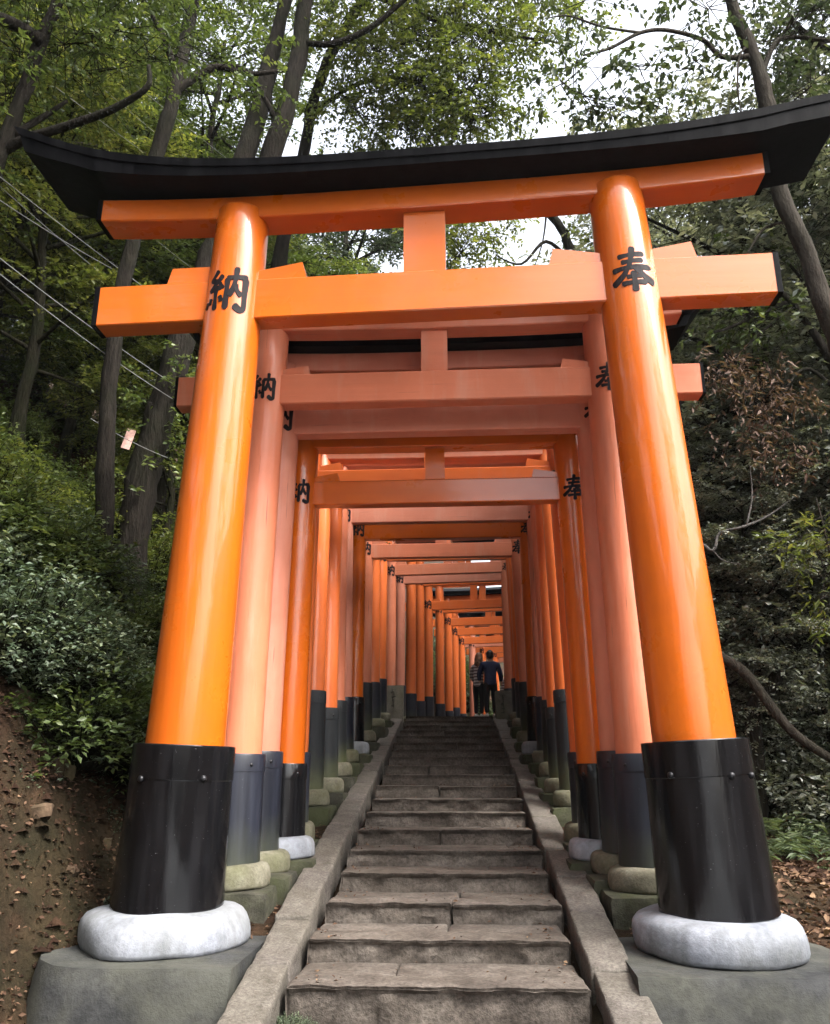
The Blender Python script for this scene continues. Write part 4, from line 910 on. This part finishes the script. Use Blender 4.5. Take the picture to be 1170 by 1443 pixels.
# right: near dangling leaves, dead leaf clusters, broken trunk and diagonal branches
hero('dead_leaf_tree', 'bare tree hung with brown withered leaf clusters right of the foremost gate',
     [([on_ground(4.9, 10.6), A_(1210, 700, 10.6), A_(1190, 560, 10.5), A_(1120, 430, 10.4), A_(1050, 380, 10.3)], [.13, .10, .07, .04, .02]), ([A_(1190, 560, 10.5), A_(1140, 520, 10.4), A_(1110, 545, 10.3), A_(1090, 600, 10.3)], [.03, .025, .02, .01]), ([A_(1120, 430, 10.4), A_(1060, 480, 10.3), A_(1020, 520, 10.2)], [.02, .015, .008])],
     [([A_(1005, 520, 10.2), A_(1060, 500, 10.3)], 1.6, .35), ([A_(1060, 570, 10.3), A_(1110, 540, 10.3)], 2.0, .35), ([A_(1040, 610, 10.4), A_(1130, 640, 10.4)], 1.3, .3)], LEAF_DEAD, BARK_DARK, 37, per=42, m=9, Ln=.115, length=.18, wr=.15, droop=1.3, updown=(-1.6, -.6))
hero('near_bough_tree', 'green leafy bough hanging beside the right end of the tie beam',
     [([on_ground(5.6, 11.4), A_(1240, 500, 11.2), A_(1150, 420, 10.9), A_(1060, 450, 10.6), A_(1000, 470, 10.4)], [.12, .08, .05, .03, .012]), ([A_(1150, 420, 10.9), A_(1100, 360, 10.8), A_(1040, 340, 10.7)], [.03, .02, .01])],
     [([A_(1010, 450, 10.4), A_(1080, 440, 10.6), A_(1160, 470, 10.9)], 1.5, .4), ([A_(1040, 345, 10.7), A_(1120, 380, 10.8)], .6, .35)], LEAF_MID, BARK_DARK, 38, per=20, m=10, Ln=.11, length=.34, droop=.5)
hero('broken_trunk', 'broken dark trunk with a sideways limb right of the foremost gate',
     [([on_ground(3.6, 12.6), A_(960, 760, 12.5), A_(985, 680, 12.4), A_(1030, 620, 12.3)], [.28, .26, .24, .12]), ([A_(985, 672, 12.4), A_(1030, 672, 12.2), A_(1080, 684, 12), A_(1140, 672, 11.8), A_(1190, 655, 11.6)], [.07, .065, .06, .05, .03]), ([A_(1100, 682, 12), A_(1102, 620, 12), A_(1120, 580, 12)], [.06, .05, .03])], [], LEAF_DARK, BARK_DARK, 39)
hero('bare_branch', 'pale bare twisted branch in front of the grey undergrowth on the right',
     [([on_ground(2.75, 10.6), A_(975, 800, 10.6), A_(1005, 776, 10.5), A_(1014, 752, 10.5), A_(1048, 742, 10.4), A_(1084, 726, 10.4), A_(1120, 700, 10.3)], [.035, .024, .022, .02, .018, .015, .006]), ([A_(1052, 741, 10.4), A_(1060, 700, 10.4), A_(1057, 655, 10.4)], [.014, .012, .005]), ([A_(1005, 776, 10.5), A_(1020, 790, 10.5), A_(1045, 795, 10.4)], [.01, .008, .004])], [], LEAF_DARK, BARK_PALE, 40, cat='branch')
hero('fallen_branch', 'grey fallen branch slanting down to the right behind the right pillar',
     [([A_(985, 880, 10.3), A_(1010, 920, 10.3), A_(1045, 945, 10.2), A_(1078, 985, 10.1), A_(1115, 1030, 10), A_(1160, 1062, 9.9), A_(1200, 1085, 9.8)], [.04, .06, .065, .06, .055, .05, .045])], [], LEAF_DARK, BARK_GREY, 41, cat='branch')
hero('dark_stump_tree', 'short dark crooked trunk crossing the fallen branch on the right',
     [([on_ground(at(1060, 1080, 11)[0], 11), A_(1062, 1030, 11), A_(1068, 990, 11), A_(1095, 955, 11), A_(1110, 920, 11.1), A_(1150, 880, 11.2)], [.13, .11, .10, .085, .06, .03])],
     [([A_(1100, 930, 11), A_(1170, 870, 11.2)], 1.2, .5), ([A_(1050, 880, 11.3), A_(1120, 850, 11.3)], 1.0, .5)], LEAF_GREY, BARK_DARK, 42)
hero('bright_sapling', 'bright green bamboo like sapling at the right edge of the view',
     [([on_ground(4.9, 9.6), A_(1190, 900, 9.6), A_(1175, 800, 9.5), A_(1150, 700, 9.5)], [.03, .025, .018, .008])],
     [([A_(1185, 700, 9.5), A_(1150, 760, 9.5), A_(1180, 860, 9.5)], 1.6, .35), ([A_(1110, 790, 9.6), A_(1090, 760, 9.6)], .7, .25)], LEAF_BRIGHT, BARK_GREY, 43, per=22, m=9, Ln=.13, wr=.15, length=.3, droop=.6, cat='sapling')

# ------------------------------------------------------------------ shrubs and ferns
def make_shrub(seed, rad, n, m, Ln, wr=.25, droop=.2, up=(.1, 1.0)):
    rg = np.random.default_rng(seed); r_ = random.Random(seed); O, D, A = [], [], []
    for i in range(n):
        a = r_.uniform(0, 6.28); el = r_.uniform(*up); q = Vector((math.cos(a) * math.cos(el), math.sin(a) * math.cos(el), math.sin(el)))
        rr = rad * r_.uniform(.35, 1.0); A.append((q.x * rr * .3, q.y * rr * .3, 0.0)); O.append((q.x * rr, q.y * rr, q.z * rr * .95 + .05)); dd = q + Vector((r_.uniform(-.7, .7), r_.uniform(-.7, .7), r_.uniform(-.5, .4))); D.append(dd.normalized())
    V, tint, ends = spray_leaves(rg, np.array(O), np.array(D), Ln * 4.5, m, Ln, droop, wr)
    stems = wood_mesh('stem', [], [(np.array(A), np.array(O), .010, .005), (np.array(O), ends, .004, .002)])
    return stems, leaf_mesh('foliage', V, tint)
SHR = [make_shrub(51, .85, 560, 13, .066), make_shrub(52, .95, 620, 13, .058), make_shrub(53, .7, 380, 12, .078)]
def make_fern(seed, n=26, ln=.75):
    rg = np.random.default_rng(seed); r_ = random.Random(seed); O = []; D = []
    for i in range(n):
        a = r_.uniform(0, 6.28); el = r_.uniform(.5, 1.2); O.append((0.03 * math.cos(a), .03 * math.sin(a), .02)); D.append((math.cos(a) * math.cos(el), math.sin(a) * math.cos(el), math.sin(el)))
    V, tint, ends = spray_leaves(rg, np.array(O), np.array(D), ln, 20, .15, .55, .11, 1.2, .12)
    return wood_mesh('stem', [], [(np.array(O), ends, .004, .002)]), leaf_mesh('foliage', V, tint)
FERN = [make_fern(61), make_fern(62, 22, .6)]
def place_plant(protos, i, x, y, s, lm, label, group, name, cat):
    o = empty(name, (x, y, gz(x, y) - .03), rt_.uniform(0, 6.28)); o.scale = (s, s, s * rt_.uniform(.85, 1.15)); tag(o, label, cat, group)
    for nm, me, mt in (('stem', protos[i % len(protos)][0], BARK_MOSS), ('foliage', protos[i % len(protos)][1], lm)):
        ob = bpy.data.objects.new(nm, me); COL.objects.link(ob); ob.parent = o
        if not me.materials: me.materials.append(mt)
        ob.material_slots[0].link = 'OBJECT'; ob.material_slots[0].material = mt
n = 0
for (x, y) in [(-3.55, 7.9), (-4.1, 7.3), (-3.45, 8.35), (-3.3, 8.9), (-3.75, 7.95), (-5.0, 7.5), (-3.25, 9.8), (-4.0, 7.7), (-4.5, 7.9), (-4.95, 8.2), (-3.75, 8.5), (-4.25, 8.7), (-4.8, 8.9), (-5.5, 9.0), (-3.5, 9.3), (-3.95, 9.5), (-4.6, 9.8), (-5.3, 10.0), (-6.2, 9.9), (-3.6, 10.5), (-4.4, 10.9), (-5.2, 11.3), (-6.3, 11.2),
               (-3.4, 11.7), (-4.0, 12.3), (-5.0, 12.8), (-6.2, 13), (-3.5, 13.4), (-4.4, 14.2), (-5.6, 14.8), (-3.6, 15.5), (-4.8, 16.5), (-7.2, 10.8), (-8.2, 11.6), (-7.4, 12.8), (-5.9, 8.3), (-6.8, 9.2)]:
    place_plant(SHR, n, x + rt_.uniform(-.15, .15), y, rt_.uniform(.75, 1.15), (LEAF_BRIGHT if n % 2 else LEAF_MID) if x < -5.4 or y > 10.2 else (LEAF_SHRUB if n % 3 else LEAF_MID), ('low leafy shrub overhanging the bare bank beside the black left sleeve' if y < 8.7 and x > -3.8 else 'low leafy shrub on the top edge of the bare left bank' if y < 9.2 and x > -4.6 else 'grey green shrub at the foot of the slim mossy trunk' if y < 11.5 and x > -5.0 else 'yellow green shrub up the slope at the far left edge' if y < 11.9 else 'leafy green shrub far back on the left slope'), 'shrubs on the left bank', 'shrub', 'shrub'); n += 1
for (x, y) in [(4.1, 11.6), (4.8, 11.2), (5.5, 11.9), (3.9, 12.8), (4.6, 13.4), (5.4, 13.2), (6.4, 12.9), (4.0, 14.6), (5.2, 15), (6.2, 15.2), (4.2, 16.5), (5.6, 17), (7.2, 14.5), (4.6, 18.8), (6.4, 19), (3.9, 20.5)]:
    place_plant(SHR, n, x, y, rt_.uniform(.9, 1.5), LEAF_GREY if n % 3 else LEAF_DARK, 'greyish shrub in the undergrowth right of the gates', 'shrubs right of the gates', 'shrub', 'shrub'); n += 1
for (x, y) in [(3.55, 9.9), (4.05, 10.3), (4.5, 10.0), (3.75, 10.7), (4.4, 10.9), (5.0, 10.6), (3.5, 11.4), (4.9, 9.6), (4.15, 9.6)]:
    place_plant(FERN, n, x, y, rt_.uniform(.7, 1.05), LEAF_FERN, 'bright green fern clump on the slope right of the right pillar', 'ferns on the right slope', 'fern_clump', 'fern'); n += 1
for (x, y, s_) in [(-3.6, 23.5, 1.6), (-3.4, 25.5, 1.7), (-3.0, 27.5, 1.9), (-2.6, 29.5, 1.9), (-2.2, 31.5, 2.0), (-1.6, 33.5, 2.0), (-1.0, 35.5, 2.0), (-.2, 37.5, 2.1), (.6, 39.5, 2.2), (1.4, 41.5, 2.2), (2.4, 43.5, 2.3), (3.6, 45.5, 2.4), (5.0, 46.5, 2.4), (-3.0, 34.5, 2.4), (-1.2, 40, 2.6), (1.0, 45, 2.8)]:
    place_plant(SHR, n, x - .7, y + .3, s_ * .9, LEAF_MID if n % 2 else LEAF_SHRUB, 'big green bush beside the flat path beyond the stairs', 'bushes beside the flat path', 'shrub', 'shrub'); n += 1
# small weeds by the first step
for (x, y, s) in [(-1.13, 6.08, .19), (-1.02, 6.06, .14), (-0.72, 6.09, .08)]:
    place_plant(SHR, n, x, y, s, LEAF_SHRUB, 'small weed tuft at the left foot of the lowest step', 'weed tufts by the lowest step', 'weed_tuft', 'weed'); n += 1

# ------------------------------------------------------------------ leaf litter, stones on the bank
rg = np.random.default_rng(71)
def litter(name, n, xr, yr, Ln, label, mat, skip=None, tl=0.6):
    P = []
    while len(P) < n:
        x = rg.uniform(*xr); y = rg.uniform(*yr)
        if skip and skip(x, y): continue
        P.append((x, y, gz(x, y) + rg.uniform(0.004, 0.02)))
    P = np.array(P); D = rg.normal(0, 1, P.shape); D[:, 2] *= .3; NN = np.array([0, 0, 1.]) + rg.normal(0, tl, P.shape)
    V = leaf_quads(P, D, NN, Ln * rg.uniform(.5, 1.3, n), .27, .5)
    o = link(name, leaf_mesh(name, V, np.clip(rg.normal(.45, .25, n), 0, 1)), mat); tag(o, label, None, None, 'stuff')
litter('leaf_litter', 9000, (2.3, 6.0), (5.5, 13.0), .085, 'dry brown leaves lying on the ground right of the gates', LITTER)
litter('leaf_litter', 16000, (-5.6, -2.3), (5.6, 11.0), .045, 'dry brown leaves scattered over the bare left bank', LITTER)
litter('leaf_litter', 3500, (-2.3, 2.1), (6.2, 20.0), .05, 'dry leaves caught between the gate footings and kerbs', LITTER, lambda x, y: -1.5 < x < 1.25)
litter('ground_cover', 9000, (-9, -3.6), (7.6, 16.0), .10, 'low green ground plants covering the left slope', LEAF_SHRUB, None, 1.0)
litter('ground_cover', 7000, (3.2, 10), (10.5, 20.0), .11, 'low green ground plants covering the right slope', LEAF_GREY, None, 1.0)
P = []
for i in range(420):
    kk = int(rg.integers(0, 13)); sx = rg.uniform(-1, 1); sx = sx if rg.random() < .35 else math.copysign(1 - abs(rg.normal(0, .12)), sx)
    P.append((-0.13 + sx * 0.97, Y0 + T * kk + rg.uniform(0.06, T - .05), RISE * (kk + 1) + rg.uniform(0.0, 0.012)))
P = np.array(P); D = rg.normal(0, 1, P.shape); D[:, 2] *= .2
V = leaf_quads(P, D, np.array([0, 0, 1.]) + rg.normal(0, .4, P.shape), .035 * rg.uniform(.5, 1.4, len(P)), .27, .5)
tag(link('leaf_litter', leaf_mesh('leaf_litter', V, np.clip(rg.normal(.4, .25, len(P)), 0, 1)), LITTER), 'small dry leaves lying along the stone steps', None, None, 'stuff')
rk = random.Random(81)
for i, (x, y, a) in enumerate([(-3.85, 7.3, .15), (-3.5, 7.6, .12), (-3.35, 6.95, .10), (-3.9, 7.9, .13), (-3.2, 7.9, .09), (-3.15, 7.2, .07)]):
    v, f = rough_block(lin(-a, a, 5), lin(-a * .7, a * .7, 5), lin(-a * .6, a * .6, 5), a * .34, 0.9 / a, i * 4.7)
    o = MB().add(v, f).build('bank_stone', ROCK, None, True, 45); o.location = (x, y, gz(x, y) - a * .35); o.rotation_euler = (rk.uniform(-.3, .9), rk.uniform(-.4, .4), rk.uniform(0, 6))
    tag(o, 'angular tan stone half buried in the soil bank left of the foremost gate', 'stone', 'stones embedded in the left bank')

cv, cf = [], []
for i in range(1500):
    x = rk.uniform(-4.9, -2.75); y = rk.uniform(6.4, 9.0); a = rk.uniform(.012, .05) * (1 if i % 9 else 1.8); z = gz(x, y) - a * .2; b0 = len(cv)
    for (px, py, pz) in ((1, 0, 0), (.2, .9, .1), (-.9, .3, -.1), (-.3, -.9, 0), (.6, -.6, .2), (0, .1, .8)): cv.append((x + a * px * rk.uniform(.6, 1.4), y + a * py * rk.uniform(.6, 1.4), z + a * pz * rk.uniform(.5, 1.3)))
    cf += [tuple(b0 + q for q in t) for t in ((0, 1, 5), (1, 2, 5), (2, 3, 5), (3, 4, 5), (4, 0, 5), (0, 4, 3, 2, 1))]
tag(MB().add(cv, cf).build('soil_clods', SOIL), 'crumbly clods of reddish earth on the bare left bank', None, None, 'stuff')
litter('bank_weeds', 2600, (-4.7, -2.75), (6.6, 9.2), .045, 'tiny scattered weeds and moss sprigs on the soil bank', LEAF_SHRUB, lambda x, y: mnoise.noise((x * 1.7, y * 1.7, 4)) < 0.08, 1.0)

# ------------------------------------------------------------------ overhead cables, tag on the trunk
def cable(p0, p1, sag, r=.011):
    p0, p1 = Vector(p0), Vector(p1)
    pts = [p0.lerp(p1, t) - Vector((0, 0, sag * 4 * t * (1 - t))) for t in lin(0, 1, 15)]
    o = MB().add(*ring_tube(pts, [r] * 15, 6)).build('overhead_cable', CABLE, None, True)
    tag(o, 'pale thin overhead cable sloping down across the trees on the left', 'cable', 'overhead cables on the left')
for (a, b, d0, d1, sg_) in [((-30, 225), (310, 480), 8.0, 12.6, .06), ((-30, 340), (244, 541), 8, 11, .05), ((-30, 362), (243, 562), 8, 11, .06), ((-30, 235), (200, 430), 8.2, 12, .05), ((30, 172), (300, 400), 9, 14, .08), ((75, 120), (330, 300), 9, 15, .06),
                            ((110, 95), (400, 330), 9.5, 15, .06), ((150, 85), (420, 300), 10, 16, .05), ((128, 590), (236, 645), 9.4, 11, .03), ((-30, 262), (170, 385), 8, 11, .04)]:
    cable(at(*a, d0), at(*b, d1), sg_, .005 + .001 * (d0 < 8.5))
tgp = at(181, 619, 10.9)
v, f = sweep_x(crect(-.008, .008, -.15, .15, .003), [-.06, -.057, .057, .06])
o = MB().add(v, f).build('trunk_tag', TAGM); o.location = tgp; o.rotation_euler = (0.05, R(14), R(10)); tag(o, 'small pale pink tag fixed to the thick leaning trunk', 'tag')


# ------------------------------------------------------------------ thin damp air under the trees
hm = bpy.data.materials.new('damp_air'); hm.use_nodes = True; hn = hm.node_tree
for q in list(hn.nodes):
    if q.type == 'BSDF_PRINCIPLED': hn.nodes.remove(q)
pv_ = hn.nodes.new('ShaderNodeVolumePrincipled'); pv_.inputs['Density'].default_value = 0.0003; pv_.inputs['Color'].default_value = (0.9, 0.93, 0.95, 1); pv_.inputs['Anisotropy'].default_value = 0.3
hn.links.new(pv_.outputs[0], hn.nodes['Material Output'].inputs['Volume'])
zs_ = [z for o in COL.objects if o.name.startswith('ground') and o.type == 'MESH' for z in (min(v.co.z for v in o.data.vertices), max(v.co.z for v in o.data.vertices))]
zlo = min(zs_) - 1.0; zhi = max(zs_) + 14
bx = [(x, y, z) for z in (zlo, zhi) for y in (-32, 118) for x in (-78, 80)]
hz = MB().add(bx, [(0, 2, 3, 1), (4, 5, 7, 6), (0, 1, 5, 4), (1, 3, 7, 5), (3, 2, 6, 7), (2, 0, 4, 6)]).build('haze', hm)
tag(hz, 'thin pale haze under the trees', None, None, 'stuff')
